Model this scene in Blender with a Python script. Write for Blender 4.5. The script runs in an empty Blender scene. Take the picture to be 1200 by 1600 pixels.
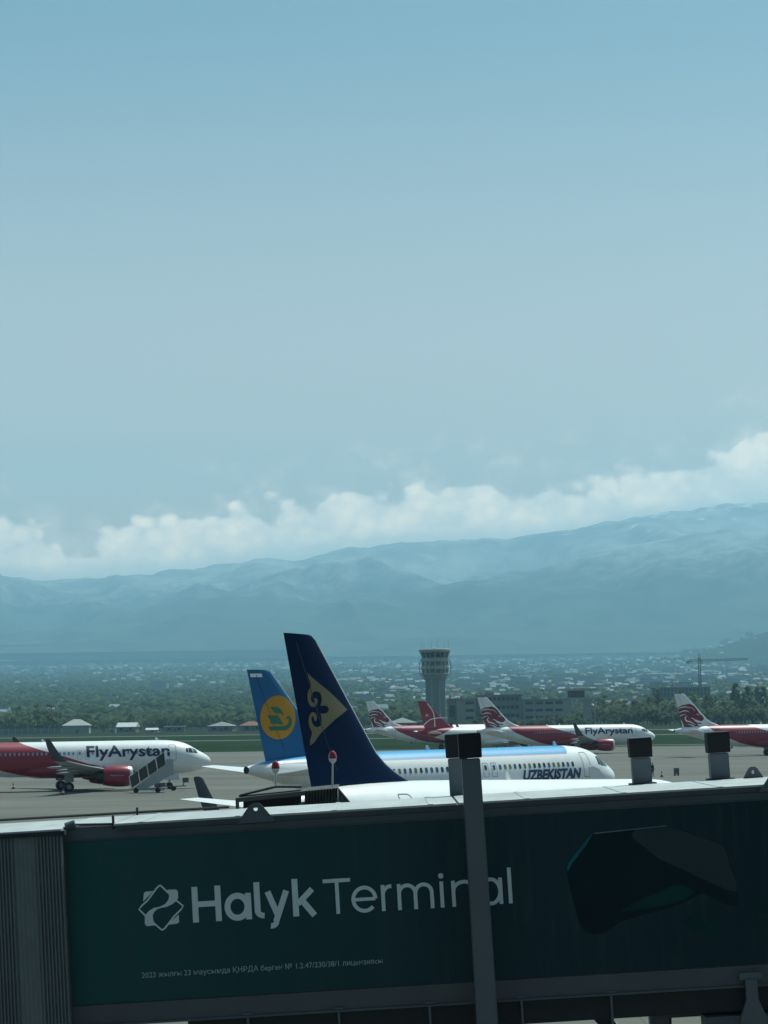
import bpy, bmesh, math, random
import numpy as np
from mathutils import Vector, Matrix, geometry, noise
R = math.radians
SC = bpy.context.scene
COL = SC.collection
# ------------------------------------------------------------------ camera
F_PX, CAM_H, PX_HORIZON, ROLL = 3600.0, 8.6, 1116.0, 0.8
cam_d = bpy.data.cameras.new('camera'); cam = bpy.data.objects.new('camera', cam_d); COL.objects.link(cam)
cam_d.sensor_fit = 'VERTICAL'; cam_d.sensor_height = 24.0
cam_d.lens = F_PX / 1600 * 24.0
cam_d.clip_start = 0.5; cam_d.clip_end = 90000
pitch = math.atan((PX_HORIZON - 800) / F_PX)
FW = Vector((0, math.cos(pitch), math.sin(pitch))); R0 = Vector((1, 0, 0)); U0 = R0.cross(FW)
CR = R0 * math.cos(R(ROLL)) - U0 * math.sin(R(ROLL)); CU = U0 * math.cos(R(ROLL)) + R0 * math.sin(R(ROLL))
cam.matrix_world = Matrix(((CR.x, CU.x, -FW.x, 0), (CR.y, CU.y, -FW.y, 0), (CR.z, CU.z, -FW.z, CAM_H), (0, 0, 0, 1)))
SC.camera = cam
EYE = Vector((0, 0, CAM_H))
def at(px, py, Y):
    d = FW + CR * ((px - 600) / F_PX) + CU * ((800 - py) / F_PX)
    return EYE + d * (Y / d.y)
def gx(px, Y):                       # X on flat ground at depth Y seen at column px
    z = 0; py = 1116
    for _ in range(3):
        p = at(px, py, Y); py += (p.z - z) * F_PX / Y
    return at(px, py, Y).x
# ------------------------------------------------------------------ light and sky
SUN_EL, SUN_AZ = R(60), R(38)          # azimuth measured from +Y towards +X
sd = Vector((math.sin(SUN_AZ) * math.cos(SUN_EL), math.cos(SUN_AZ) * math.cos(SUN_EL), math.sin(SUN_EL)))
sun_d = bpy.data.lights.new('sun', 'SUN'); sun = bpy.data.objects.new('sun', sun_d); COL.objects.link(sun)
sun_d.energy = 4.8; sun_d.angle = R(0.5); sun_d.color = (0.93, 1.0, 0.93)
sun.rotation_euler = (-sd).to_track_quat('-Z', 'Y').to_euler()
SC.view_settings.view_transform = 'Standard'; SC.view_settings.look = 'None'
SC.view_settings.exposure = -0.14; SC.view_settings.gamma = 1.0
SC.cycles.max_bounces = 6; SC.cycles.volume_bounces = 1; SC.cycles.transparent_max_bounces = 8
SC.cycles.use_denoising = True

class NT:
    """small helper to write shader graphs"""
    def __init__(s, tree): s.t = tree; s.n = tree.nodes; s.l = tree.links
    def node(s, typ, **kw):
        n = s.n.new(typ)
        for k, v in kw.items(): setattr(n, k, v)
        return n
    def link(s, a, b): s.l.new(a, b)
    def put(s, sock, v):
        if hasattr(v, 'is_output') or isinstance(v, bpy.types.NodeSocket): s.l.new(v, sock)
        else: sock.default_value = v
    def m(s, op, a, b=0.0, c=0.0, clamp=False):
        n = s.n.new('ShaderNodeMath'); n.operation = op; n.use_clamp = clamp
        s.put(n.inputs[0], a); s.put(n.inputs[1], b); s.put(n.inputs[2], c)
        return n.outputs[0]
    def smooth(s, v, a, b):
        n = s.n.new('ShaderNodeMapRange'); n.interpolation_type = 'SMOOTHSTEP'
        s.put(n.inputs[0], v); n.inputs[1].default_value = a; n.inputs[2].default_value = b
        return n.outputs[0]
    def ramp(s, v, pts):
        n = s.n.new('ShaderNodeValToRGB'); e = n.color_ramp.elements
        while len(e) < len(pts): e.new(0.5)
        for el, (p, c) in zip(e, pts):
            el.position = p; el.color = (c, c, c, 1) if not isinstance(c, tuple) else (*c, 1)
        s.put(n.inputs[0], v); return n.outputs[0]
    def mix(s, f, a, b, kind='MIX'):
        n = s.n.new('ShaderNodeMix'); n.data_type = 'RGBA'; n.blend_type = kind
        s.put(n.inputs[0], f)
        for i, v in ((6, a), (7, b)):
            if isinstance(v, tuple): n.inputs[i].default_value = (*v[:3], 1)
            else: s.l.new(v, n.inputs[i])
        return n.outputs[2]
    def noise(s, vec, scale, detail=4, rough=.55, dist=0.0):
        n = s.n.new('ShaderNodeTexNoise'); s.l.new(vec, n.inputs['Vector'])
        n.inputs['Scale'].default_value = scale; n.inputs['Detail'].default_value = detail
        n.inputs['Roughness'].default_value = rough; n.inputs['Distortion'].default_value = dist
        return n.outputs['Fac']

world = bpy.data.worlds.new("World"); SC.world = world; world.use_nodes = True
w = NT(world.node_tree)
for n in list(w.n): w.n.remove(n)
wo = w.node('ShaderNodeOutputWorld'); bg = w.node('ShaderNodeBackground'); bg.inputs[1].default_value = 0.10
w.link(bg.outputs[0], wo.inputs[0])
sky = w.node('ShaderNodeTexSky', sky_type='NISHITA', sun_disc=False)
sky.sun_elevation = SUN_EL; sky.sun_rotation = SUN_AZ; sky.altitude = 680; sky.air_density = 1.0; sky.dust_density = 5.0; sky.ozone_density = 2.0
skyc = w.mix(1.0, sky.outputs[0], (0.80, 0.86, 0.83), 'MULTIPLY')
tc = w.node('ShaderNodeTexCoord'); sp = w.node('ShaderNodeSeparateXYZ'); w.link(tc.outputs['Generated'], sp.inputs[0])
ysafe = w.m('MAXIMUM', sp.outputs[1], 0.05)
u = w.m('DIVIDE', sp.outputs[0], ysafe); v = w.m('DIVIDE', sp.outputs[2], ysafe)
cb = w.node('ShaderNodeCombineXYZ'); w.link(u, cb.inputs[0]); w.link(w.m('MULTIPLY', v, 1.25), cb.inputs[1])
uv = cb.outputs[0]
def top_line(pts):                         # (px, py) -> ramp over u in -0.25..0.25 giving v*4
    out = []
    for x, y in pts:
        d = FW + CR * ((x - 600) / F_PX) + CU * ((800 - y) / F_PX)
        out.append(((d.x / d.y + .25) * 2, d.z / d.y * 4))
    return w.m('DIVIDE', w.ramp(w.m('MULTIPLY_ADD', u, 2.0, 0.5), out), 4.0)
ctop = top_line([(-240, 850), (-60, 840), (30, 838), (110, 862), (200, 838), (300, 815), (420, 800), (540, 788), (640, 775), (730, 758), (820, 768), (930, 758), (1060, 738), (1130, 716), (1190, 680), (1290, 650), (1440, 660)])
n0 = w.noise(uv, 13, 3, .5, .2); n1 = w.noise(uv, 46, 9, .60, .15); n2 = w.noise(uv, 130, 8, .62)
cbot = top_line([(-240, 905), (0, 890), (100, 893), (200, 888), (300, 880), (400, 862), (520, 852), (600, 846), (700, 834), (800, 834), (900, 820), (1000, 803), (1100, 788), (1200, 780), (1440, 770)])
def billow(sc, amp):
    ds = w.node('ShaderNodeVectorMath', operation='MULTIPLY_ADD'); nc = w.node('ShaderNodeTexNoise'); w.link(uv, nc.inputs['Vector']); nc.inputs['Scale'].default_value = sc * .9; nc.inputs['Detail'].default_value = 6; nc.inputs['Roughness'].default_value = .6
    w.link(nc.outputs['Color'], ds.inputs[0]); ds.inputs[1].default_value = (amp, amp, 0); w.link(uv, ds.inputs[2])
    vo = w.node('ShaderNodeTexVoronoi', feature='SMOOTH_F1'); vo.inputs['Scale'].default_value = sc; vo.inputs['Smoothness'].default_value = .7; w.link(ds.outputs[0], vo.inputs['Vector']); return w.m('MULTIPLY', w.m('POWER', vo.outputs['Distance'], 2.0), 1.7)
b1, b2 = billow(52, .016), billow(120, .009)
edge = w.m('SUBTRACT', w.m('ADD', ctop, .0060), v)
edge = w.m('ADD', edge, w.m('MULTIPLY', w.m('SUBTRACT', n0, .45), .006))
edge = w.m('ADD', edge, w.m('MULTIPLY', w.m('SUBTRACT', .32, b1), .010))
edge = w.m('ADD', edge, w.m('MULTIPLY', w.m('SUBTRACT', .28, b2), .008))
edge = w.m('ADD', edge, w.m('MULTIPLY', w.m('SUBTRACT', n2, .5), .0045))
dens = w.smooth(edge, -0.0020, 0.0046)
wisp = w.m('MULTIPLY', w.smooth(edge, -0.026, 0.003), w.m('MULTIPLY', w.smooth(n1, .40, .72), .42))
cover = w.m('MAXIMUM', w.m('MULTIPLY', dens, w.m('ADD', .85, w.m('MULTIPLY', w.smooth(n1, .35, .6), .15))), wisp)
up = w.smooth(w.m('SUBTRACT', v, cbot), -.006, .007)      # the bases thin out into mist
cover = w.m('MULTIPLY', cover, w.m('ADD', .65, w.m('MULTIPLY', up, .35)))
bright = w.m('ADD', w.m('MULTIPLY', w.smooth(edge, 0.030, 0.002), .22), w.m('MULTIPLY', w.smooth(b1, .50, .04), .34))
bright = w.m('ADD', bright, w.m('MULTIPLY', w.smooth(b2, .50, .04), .34))
bright = w.m('ADD', bright, w.m('MULTIPLY', w.m('SUBTRACT', n1, .5), 1.5), clamp=True)
cloudc = w.mix(bright, (17.5, 16, 13), (30, 24, 17.5))
cloudc = w.mix(up, (9.5, 12.5, 12.5), cloudc)
low = w.smooth(v, .34, .05)
skyc = w.mix(low, w.mix(1.0, skyc, (0.80, 1.05, 1.0), 'MULTIPLY'), w.mix(1.0, skyc, (6.9, 4.6, 2.5), 'ADD'))
final = w.mix(w.m('MULTIPLY', cover, .92), skyc, cloudc)
w.link(final, bg.inputs[0])

# ------------------------------------------------------------------ materials
MATS = {}
def mat(name, col, rough=.6, metal=0.0, var=0.0, scale=3.0, spec=.5, stretch=(1, 1, 1), bump=0.0, coat=0.0):
    if name in MATS: return MATS[name]
    m = bpy.data.materials.new(name); m.use_nodes = True; t = NT(m.node_tree); b = m.node_tree.nodes['Principled BSDF']
    b.inputs['Base Color'].default_value = (*col, 1); b.inputs['Roughness'].default_value = rough
    b.inputs['Metallic'].default_value = metal; b.inputs['Specular IOR Level'].default_value = spec; b.inputs['Coat Weight'].default_value = coat
    if var or bump:
        tcn = t.node('ShaderNodeTexCoord'); mp = t.node('ShaderNodeMapping'); mp.inputs['Scale'].default_value = stretch
        t.link(tcn.outputs['Object'], mp.inputs[0]); nz = t.noise(mp.outputs[0], scale, 6, .6)
        if var:
            k = t.ramp(nz, [(0.25, 1 - var), (0.75, 1 + 0 * var)])
            t.link(t.mix(1.0, col, k, 'MULTIPLY'), b.inputs['Base Color'])
        if bump:
            bp = t.node('ShaderNodeBump'); bp.inputs['Strength'].default_value = bump; t.link(nz, bp.inputs['Height']); t.link(bp.outputs[0], b.inputs['Normal'])
    MATS[name] = m; return m
# ------------------------------------------------------------------ mesh helpers
class MB:
    def __init__(s): s.v = []; s.f = []; s.mi = []
    def add(s, vs, fs, mi=0, M=None):
        o = len(s.v)
        for p in vs:
            p = Vector(p); s.v.append(tuple(M @ p) if M else tuple(p))
        for f in fs: s.f.append([i + o for i in f]); s.mi.append(mi)
        return s
    def box(s, x0, x1, y0, y1, z0, z1, mi=0, M=None):
        vs = [(x, y, z) for x in (x0, x1) for y in (y0, y1) for z in (z0, z1)]
        return s.add(vs, [(0, 1, 3, 2), (4, 6, 7, 5), (0, 4, 5, 1), (2, 3, 7, 6), (0, 2, 6, 4), (1, 5, 7, 3)], mi, M)
    def tube(s, a, b, r0, r1=None, n=10, mi=0, cap=True, M=None):
        a = Vector(a); b = Vector(b); r1 = r0 if r1 is None else r1
        d = (b - a).normalized(); x = d.orthogonal().normalized(); y = d.cross(x)
        vs = [a + (x * math.cos(2 * math.pi * i / n) + y * math.sin(2 * math.pi * i / n)) * r0 for i in range(n)] + \
             [b + (x * math.cos(2 * math.pi * i / n) + y * math.sin(2 * math.pi * i / n)) * r1 for i in range(n)]
        fs = [(i, (i + 1) % n, n + (i + 1) % n, n + i) for i in range(n)]
        if cap: fs += [tuple(range(n))[::-1], tuple(range(n, 2 * n))]
        return s.add(vs, fs, mi, M)
    def bar(s, a, b, w, h, mi=0, up=(0, 0, 1), M=None):
        a = Vector(a); b = Vector(b); d = (b - a).normalized(); sx = d.cross(Vector(up)).normalized(); sy = sx.cross(d)
        vs = [p + sx * i * w / 2 + sy * j * h / 2 for p in (a, b) for i, j in ((-1, -1), (1, -1), (1, 1), (-1, 1))]
        return s.add(vs, [(0, 3, 2, 1), (4, 5, 6, 7), (0, 1, 5, 4), (1, 2, 6, 5), (2, 3, 7, 6), (3, 0, 4, 7)], mi, M)
    def loft(s, rings, mi=0, cap0=True, cap1=True, closed=True, M=None):
        n = len(rings[0]); vs = [p for r in rings for p in r]; fs = []
        for k in range(len(rings) - 1):
            for i in range(n if closed else n - 1):
                j = (i + 1) % n
                fs.append((k * n + i, k * n + j, (k + 1) * n + j, (k + 1) * n + i))
        if cap0: fs.append(tuple(range(n))[::-1])
        if cap1: fs.append(tuple(range((len(rings) - 1) * n, len(rings) * n)))
        return s.add(vs, fs, mi, M)
    def lathe(s, prof, n=24, axis='z', c=(0, 0, 0), mi=0, M=None, cap0=True, cap1=True, ph=0):
        rings = []
        for r, h in prof:
            ring = []
            for i in range(n):
                a = 2 * math.pi * (i + ph) / n; p = (r * math.cos(a), r * math.sin(a))
                ring.append({'z': (c[0] + p[0], c[1] + p[1], c[2] + h), 'x': (c[0] + h, c[1] + p[0], c[2] + p[1]), 'y': (c[0] + p[0], c[1] + h, c[2] + p[1])}[axis])
            rings.append(ring)
        return s.loft(rings, mi, cap0, cap1, True, M)
    def build(s, name, mats, parent=None, smooth=False, flat_angle=None):
        me = bpy.data.meshes.new(name); me.from_pydata(s.v, [], s.f)
        if not isinstance(mats, (list, tuple)): mats = [mats]
        for m in mats: me.materials.append(m)
        if len(mats) > 1: me.polygons.foreach_set('material_index', s.mi)
        bm = bmesh.new(); bm.from_mesh(me); bmesh.ops.recalc_face_normals(bm, faces=bm.faces)
        if smooth:
            for f in bm.faces: f.smooth = True
            ang = R(flat_angle or 40)
            for e in bm.edges:
                if len(e.link_faces) == 2 and e.calc_face_angle(0) > ang: e.smooth = False
        bm.to_mesh(me); bm.free(); me.update()
        o = bpy.data.objects.new(name, me); COL.objects.link(o)
        if parent: o.parent = parent
        return o
def tag(o, label=None, cat=None, group=None, kind=None):
    if label: o['label'] = label
    if cat: o['category'] = cat
    if group: o['group'] = group
    if kind: o['kind'] = kind
    return o
def empty(name, loc=(0, 0, 0), rz=0.0, label=None, cat=None, group=None):
    o = bpy.data.objects.new(name, None); COL.objects.link(o); o.location = loc; o.rotation_euler = (0, 0, rz); o.empty_display_size = .1
    return tag(o, label, cat, group)
def copy_tree(o, parent=None, kids=None):
    c = o.copy(); COL.objects.link(c); c.parent = parent
    for ch in (kids if kids is not None else list(o.children)): copy_tree(ch, c)
    return c
def poly_tris(loops):
    flat = [p for l in loops for p in l]
    tris = geometry.tessellate_polygon([[Vector((p[0], p[1], 0)) for p in l] for l in loops])
    return flat, [tuple(t) for t in tris]
try:
    import os
    GEO_FONT = bpy.data.fonts.load(os.path.join(bpy.utils.resource_path('LOCAL'), 'datafiles', 'fonts', 'Inter.woff2'))
except Exception:
    GEO_FONT = None
def text2d(body, x0, x1, y0, cap, slant=0.0, bold=0.0, res=3, geo=False):
    """flat letters: (verts2d, faces) spanning x0..x1, baseline y0, capital height cap"""
    c = bpy.data.curves.new('lettering', 'FONT'); c.body = body; c.size = 1; c.space_character = 1.08 if geo else 1.0; c.offset = bold; c.resolution_u = res
    if geo and GEO_FONT: c.font = GEO_FONT
    o = bpy.data.objects.new('lettering', c); COL.objects.link(o); bpy.context.view_layer.update()
    me = bpy.data.meshes.new_from_object(o.evaluated_get(bpy.context.evaluated_depsgraph_get()))
    vs = [v.co.copy() for v in me.vertices]; fs = [tuple(p.vertices) for p in me.polygons]
    bpy.data.objects.remove(o); bpy.data.curves.remove(c); bpy.data.meshes.remove(me)
    xa = min(v.x for v in vs); xb = max(v.x for v in vs); k = (x1 - x0) / (xb - xa)
    ky = cap / 0.73
    return [(x0 + (v.x - xa) * k + slant * v.y * ky, y0 + v.y * ky) for v in vs], fs
def cut2d(vs, fs, ys=(), xs=()):
    bm = bmesh.new(); bv = [bm.verts.new((a, b, 0)) for a, b in vs]
    for f in fs:
        try: bm.faces.new([bv[i] for i in f])
        except ValueError: pass
    for y in ys: bmesh.ops.bisect_plane(bm, geom=bm.verts[:] + bm.edges[:] + bm.faces[:], plane_co=(0, y, 0), plane_no=(0, 1, 0))
    for x in xs: bmesh.ops.bisect_plane(bm, geom=bm.verts[:] + bm.edges[:] + bm.faces[:], plane_co=(x, 0, 0), plane_no=(1, 0, 0))
    bm.verts.index_update()
    out = [(v.co.x, v.co.y) for v in bm.verts], [tuple(v.index for v in f.verts) for f in bm.faces]
    bm.free(); return out
def stroke(pts, wd):
    """a ribbon along 2D points as quads"""
    vs = []; fs = []; n = len(pts); wd = wd if isinstance(wd, (list, tuple)) else [wd] * n
    for i, p in enumerate(pts):
        a = pts[max(0, i - 1)]; b = pts[min(n - 1, i + 1)]; dx, dy = b[0] - a[0], b[1] - a[1]; L = math.hypot(dx, dy) or 1
        nx, ny = -dy / L * wd[i] / 2, dx / L * wd[i] / 2
        vs += [(p[0] + nx, p[1] + ny), (p[0] - nx, p[1] - ny)]
        if i: fs.append((2 * i - 2, 2 * i - 1, 2 * i + 1, 2 * i))
    return vs, fs
def smooth_curve(pts, k=5):
    out = []
    for i in range(len(pts) - 1):
        p0 = pts[max(0, i - 1)]; p1 = pts[i]; p2 = pts[i + 1]; p3 = pts[min(len(pts) - 1, i + 2)]
        for j in range(k):
            t = j / k
            out.append(tuple(.5 * ((2 * p1[a]) + (-p0[a] + p2[a]) * t + (2 * p0[a] - 5 * p1[a] + 4 * p2[a] - p3[a]) * t * t + (-p0[a] + 3 * p1[a] - 3 * p2[a] + p3[a]) * t ** 3) for a in (0, 1)))
    return out + [pts[-1]]

# ------------------------------------------------------------------ ground, paths, terrain
def terrain(X, Y):
    t = float(np.interp(Y, [0, 1500, 2000, 2500, 4000, 6000, 8000, 11000, 14000, 18000, 30000], [0, 0, 4, 15, 42, 88, 143, 235, 322, 480, 900]))
    hx = (X - 1850) / 430; hy = (Y - 9800) / 1300
    if Y > 5500: t += 175 * math.exp(-hx * hx - hy * hy)
    if Y > 1800: t += 6 * noise.noise(Vector((X / 700, Y / 900, 3))) * min(1, (Y - 1800) / 2500)
    return t
def gmat(name, base, dark, sc, stretch, bump=0):
    m = bpy.data.materials.new(name); m.use_nodes = True; t = NT(m.node_tree); b = m.node_tree.nodes['Principled BSDF']
    tcn = t.node('ShaderNodeTexCoord'); mp = t.node('ShaderNodeMapping'); mp.inputs['Scale'].default_value = stretch
    t.link(tcn.outputs['Object'], mp.inputs[0])
    a = t.noise(mp.outputs[0], sc, 8, .62); c = t.noise(mp.outputs[0], sc * 7, 4, .6)
    f = t.m('ADD', t.m('MULTIPLY', a, .7), t.m('MULTIPLY', c, .3))
    t.link(t.mix(t.smooth(f, .36, .64), dark, base), b.inputs['Base Color']); b.inputs['Roughness'].default_value = .9
    b.inputs['Specular IOR Level'].default_value = .04
    return m, t, b, mp
M_field = gmat('dry_field', (.022, .036, .019), (.014, .026, .013), .012, (1, 1, 1))[0]
M_grass, tg, bgp, mpg = gmat('grass', (.012, .034, .010), (.007, .022, .005), .02, (1, .35, 1))
M_path = gmat('pale_asphalt', (.19, .20, .17), (.14, .145, .125), .05, (1, 1, 1))[0]
M_conc, tcg, bc, mpc = gmat('concrete_apron', (.174, .176, .157), (.128, .130, .118), .035, (.5, 1.6, 1))
# slab joints and long oily tracks
brk = tcg.node('ShaderNodeTexBrick'); tcg.link(tcg.n['Texture Coordinate'].outputs['Object'], brk.inputs[0])
brk.inputs['Scale'].default_value = 1; brk.inputs['Mortar Size'].default_value = .05; brk.inputs['Mortar Smooth'].default_value = .4; brk.inputs['Brick Width'].default_value = 7; brk.inputs['Row Height'].default_value = 7; brk.offset = 0
mp2 = tcg.node('ShaderNodeMapping'); mp2.inputs['Scale'].default_value = (.006, .10, 1); mp2.inputs['Rotation'].default_value = (0, 0, R(3)); tcg.link(tcg.n['Texture Coordinate'].outputs['Object'], mp2.inputs[0])
trk = tcg.smooth(tcg.noise(mp2.outputs[0], 1.0, 6, .6), .52, .70)
oldc = bc.inputs['Base Color'].links[0].from_socket
c2 = tcg.mix(tcg.m('MULTIPLY', trk, .50), oldc, (.075, .076, .07)); c3 = tcg.mix(tcg.m('MULTIPLY', brk.outputs['Fac'], .30), c2, (.055, .056, .05))
tcg.link(c3, bc.inputs['Base Color'])

ys = [-150, 0, 200, 553, 900, 1300] + list(np.linspace(1500, 14000, 110)) + list(np.linspace(14500, 22000, 16))
mb = MB(); NX = 90; vs = []
for y in ys:
    hw = max(400, y * .36)
    for i in range(NX + 1):
        x = -hw + 2 * hw * i / NX; vs.append((x, y, terrain(x, y) - .02))
fs = [(j * (NX + 1) + i, j * (NX + 1) + i + 1, (j + 1) * (NX + 1) + i + 1, (j + 1) * (NX + 1) + i) for j in range(len(ys) - 1) for i in range(NX)]
mb.add(vs, fs); tag(mb.build('ground', M_field, smooth=True), kind='structure')
def sheet(name, quad, z, m, kind='structure', label=None):
    mb = MB(); mb.add([(x, y, z) for x, y in quad], [(0, 1, 2, 3)]); return tag(mb.build(name, m), label=label, kind=kind)
sheet('grass_field', [(-420, 540), (420, 540), (420, 1040), (-420, 1040)], 0.0, M_grass)
sheet('apron', [(-400, -100), (400, -100), (400, 548), (-400, 572)], .02, M_conc)
sheet('taxiway', [(-420, 838), (420, 800), (420, 819), (-420, 857)], .02, M_path)
sheet('service_road', [(-420, 1085), (420, 1000), (420, 1030), (-420, 1115)], .02, M_path)
sheet('access_path', [(52, 575), (420, 560), (420, 572), (52, 583)], .03, M_path)

M_mark = mat('worn_marking', (.27, .28, .25), .8, var=.45, scale=.6)
for nm, a, b, wd in (('painted_line', (-70, 296), (150, 306), .35), ('painted_line', (-120, 243), (20, 243), .3), ('painted_line', (-60, 402), (220, 396), .4), ('painted_line', (20, 360), (140, 250), .35)):
    d = Vector((b[0] - a[0], b[1] - a[1], 0)).normalized() * wd / 2; n_ = Vector((-d.y, d.x, 0))
    sheet(nm, [(a[0] + n_.x, a[1] + n_.y), (b[0] + n_.x, b[1] + n_.y), (b[0] - n_.x, b[1] - n_.y), (a[0] - n_.x, a[1] - n_.y)], .026, M_mark)
# ------------------------------------------------------------------ mountains
def mmat():
    m = bpy.data.materials.new('forested_rock'); m.use_nodes = True; t = NT(m.node_tree); b = m.node_tree.nodes['Principled BSDF']
    g = t.node('ShaderNodeNewGeometry'); s = t.node('ShaderNodeSeparateXYZ'); t.link(g.outputs['Position'], s.inputs[0])
    nz = t.noise(g.outputs['Position'], .0022, 8, .65)
    forest = t.mix(t.smooth(nz, .4, .62), (.025, .042, .025), (.06, .075, .045)); bare = t.mix(t.smooth(nz, .4, .6), (.24, .27, .26), (.42, .44, .42))
    n3 = t.noise(g.outputs['Position'], .006, 8, .7)
    h0 = t.m('ADD', s.outputs[2], t.m('MULTIPLY', t.m('SUBTRACT', n3, .5), 900)); rock = t.mix(t.smooth(h0, 800, 1350), forest, bare)
    h = t.m('ADD', s.outputs[2], t.m('MULTIPLY', t.m('SUBTRACT', n3, .5), 3400))
    t.link(t.mix(t.smooth(h, 1900, 2150), rock, (.75, .78, .82)), b.inputs['Base Color']); b.inputs['Roughness'].default_value = .95
    b.inputs['Specular IOR Level'].default_value = .1
    return m
M_mount = mmat()
def ridge(prof, D, depth, foot, rough, seed, name='mountain'):
    """a mountain range whose crest follows given bearings, with spurs running down towards the plain"""
    bears = []
    for x, y in prof:
        p = at(x, y, D); bears.append((p.x / D, p.z))
    xs = [b[0] for b in bears]; zs = [b[1] for b in bears]
    nx, ny = 340, 70; V = []
    for j in range(ny + 1):
        t = j / ny; back = t > .8
        Yd = D - depth * (1 - t / .8) if not back else D + depth * .35 * (t - .8) / .2
        for i in range(nx + 1):
            ux = -.30 + .60 * i / nx
            zc = float(np.interp(ux, xs, zs)); X = ux * Yd
            if not back: k = (t / .8) ** 1.15
            else: k = 1 - .5 * (t - .8) / .2
            sp1 = noise.ridged_multi_fractal(Vector((X / 2600 + seed, Yd / 5200 + .25 * math.sin(X / 3000), seed)), 1.0, 2.1, 5, 1.0, 2.0)
            fine = noise.fractal(Vector((X / 700, Yd / 1500, seed + 4)), .8, 2.0, 5)
            z = foot + (zc - foot) * k + (sp1 - 1.1) * rough * 1.35 * math.sin(math.pi * min(1, k) * .985) + fine * rough * .22 * min(1, 2 * k) * (1.25 - k) + (noise.ridged_multi_fractal(Vector((X / 1100 + seed, Yd / 1500, seed)), 1.0, 2.1, 4, 1.0, 2.0) - 1.1) * rough * .05 * k + noise.fractal(Vector((X / 260, Yd / 500, seed + 9)), .7, 2.0, 4) * rough * .07 * k
            V.append((X, Yd, z))
    Fc = [(j * (nx + 1) + i, j * (nx + 1) + i + 1, (j + 1) * (nx + 1) + i + 1, (j + 1) * (nx + 1) + i) for j in range(ny) for i in range(nx)]
    mb = MB(); mb.add(V, Fc); return tag(mb.build(name, M_mount, smooth=True, flat_angle=180), kind='structure')
ridge([(-500, 930), (-100, 915), (0, 908), (100, 903), (200, 897), (300, 890), (400, 872), (460, 876), (520, 864), (600, 850), (700, 838), (800, 840), (900, 826), (1000, 808), (1100, 793), (1180, 787), (1300, 775), (1700, 770)], 20500, 4700, 520, 330, 1.3)
ridge([(-500, 1000), (0, 985), (200, 975), (350, 985), (500, 962), (560, 930), (680, 925), (780, 898), (850, 884), (950, 862), (1050, 838), (1130, 829), (1200, 832), (1300, 820), (1700, 800)], 16600, 2900, 400, 240, 7.7)
ridge([(-500, 1010), (0, 1012), (150, 1000), (330, 1005), (480, 996), (640, 1002), (760, 980), (850, 985), (980, 962), (1080, 950), (1200, 925), (1300, 915), (1700, 905)], 14700, 1900, 330, 110, 15.1)

# ------------------------------------------------------------------ haze
hb = MB(); hb.box(-7600, 7600, -180, 22800, -1.5, 2450)
hz = hb.build('haze', []); tag(hz, kind='stuff')
hm = bpy.data.materials.new('haze_air'); hm.use_nodes = True; ht = NT(hm.node_tree)
for n in list(ht.n): ht.n.remove(n)
ho = ht.node('ShaderNodeOutputMaterial'); pv = ht.node('ShaderNodeVolumePrincipled')
HAZE_D = 7.5e-5
pv.inputs['Color'].default_value = (.42, .77, .98, 1); pv.inputs['Density'].default_value = HAZE_D; pv.inputs['Anisotropy'].default_value = 0.1
ht.link(pv.outputs[0], ho.inputs['Volume']); hz.data.materials.append(hm)

# ================================================================== airliners
FS = [(0, 3.30, 3.30, 0), (.06, 3.52, 3.06, .25), (.2, 3.70, 2.86, .46), (.5, 3.97, 2.58, .76), (1, 4.27, 2.32, 1.06), (1.5, 4.53, 2.14, 1.28), (2, 4.83, 2.02, 1.45), (2.5, 5.14, 1.93, 1.59),
      (3, 5.38, 1.86, 1.70), (3.6, 5.58, 1.81, 1.80), (4.4, 5.75, 1.76, 1.88), (5.4, 5.84, 1.74, 1.945), (6.6, 5.87, 1.73, 1.975), (12, 5.87, 1.73, 1.975), (18, 5.87, 1.73, 1.975), (24.4, 5.87, 1.74, 1.975), (26, 5.87, 1.86, 1.96),
      (27.5, 5.865, 2.08, 1.92), (29, 5.85, 2.40, 1.84), (30.5, 5.82, 2.80, 1.70), (32, 5.77, 3.22, 1.50), (33.5, 5.69, 3.64, 1.24), (35, 5.57, 4.02, .92), (36.2, 5.42, 4.32, .62), (37, 5.26, 4.52, .40), (37.5, 5.14, 4.66, .26)]
FS_S = [f[0] for f in FS]
def fus(s): return tuple(float(np.interp(s, FS_S, [f[k] for f in FS])) for k in (1, 2, 3))
def skin(s, z, side=-1, off=.012):
    """point on the fuselage skin at station s and height z (aircraft space: nose towards +X, X = 17.7 - s)"""
    zt, zb, wd = fus(s); zc = (zt + zb) / 2; hh = (zt - zb) / 2
    k = max(-.999, min(.999, (z - zc) / max(hh, .01))); y = side * (wd * math.sqrt(1 - k * k))
    nrm = Vector((0, side * math.sqrt(1 - k * k) / max(wd, .05), k / max(hh, .05))).normalized() * off
    return Vector((17.7 - s, y, z)) + nrm
def skin_patch(name, vs, fs, m, parent, off=.012, zcuts=True, mi=None, side=-1):
    if zcuts:
        zs = [v[1] for v in vs]; n0, n1 = min(zs), max(zs); k = int((n1 - n0) / .14)
        ss = [v[0] for v in vs]; kx = int((max(ss) - min(ss)) / .3) if min(ss) < 6 or max(ss) > 25 else 0
        vs, fs = cut2d(vs, fs, [n0 + (n1 - n0) * (i + 1) / (k + 1) for i in range(k)], [min(ss) + .3 * (i + 1) for i in range(kx)])
    mb = MB(); mb.add([skin(a, b, side, off) for a, b in vs], fs); return mb.build(name, m, parent)
def flip_s(vs, fs): return [(v[0], v[1]) for v in vs], fs
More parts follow.
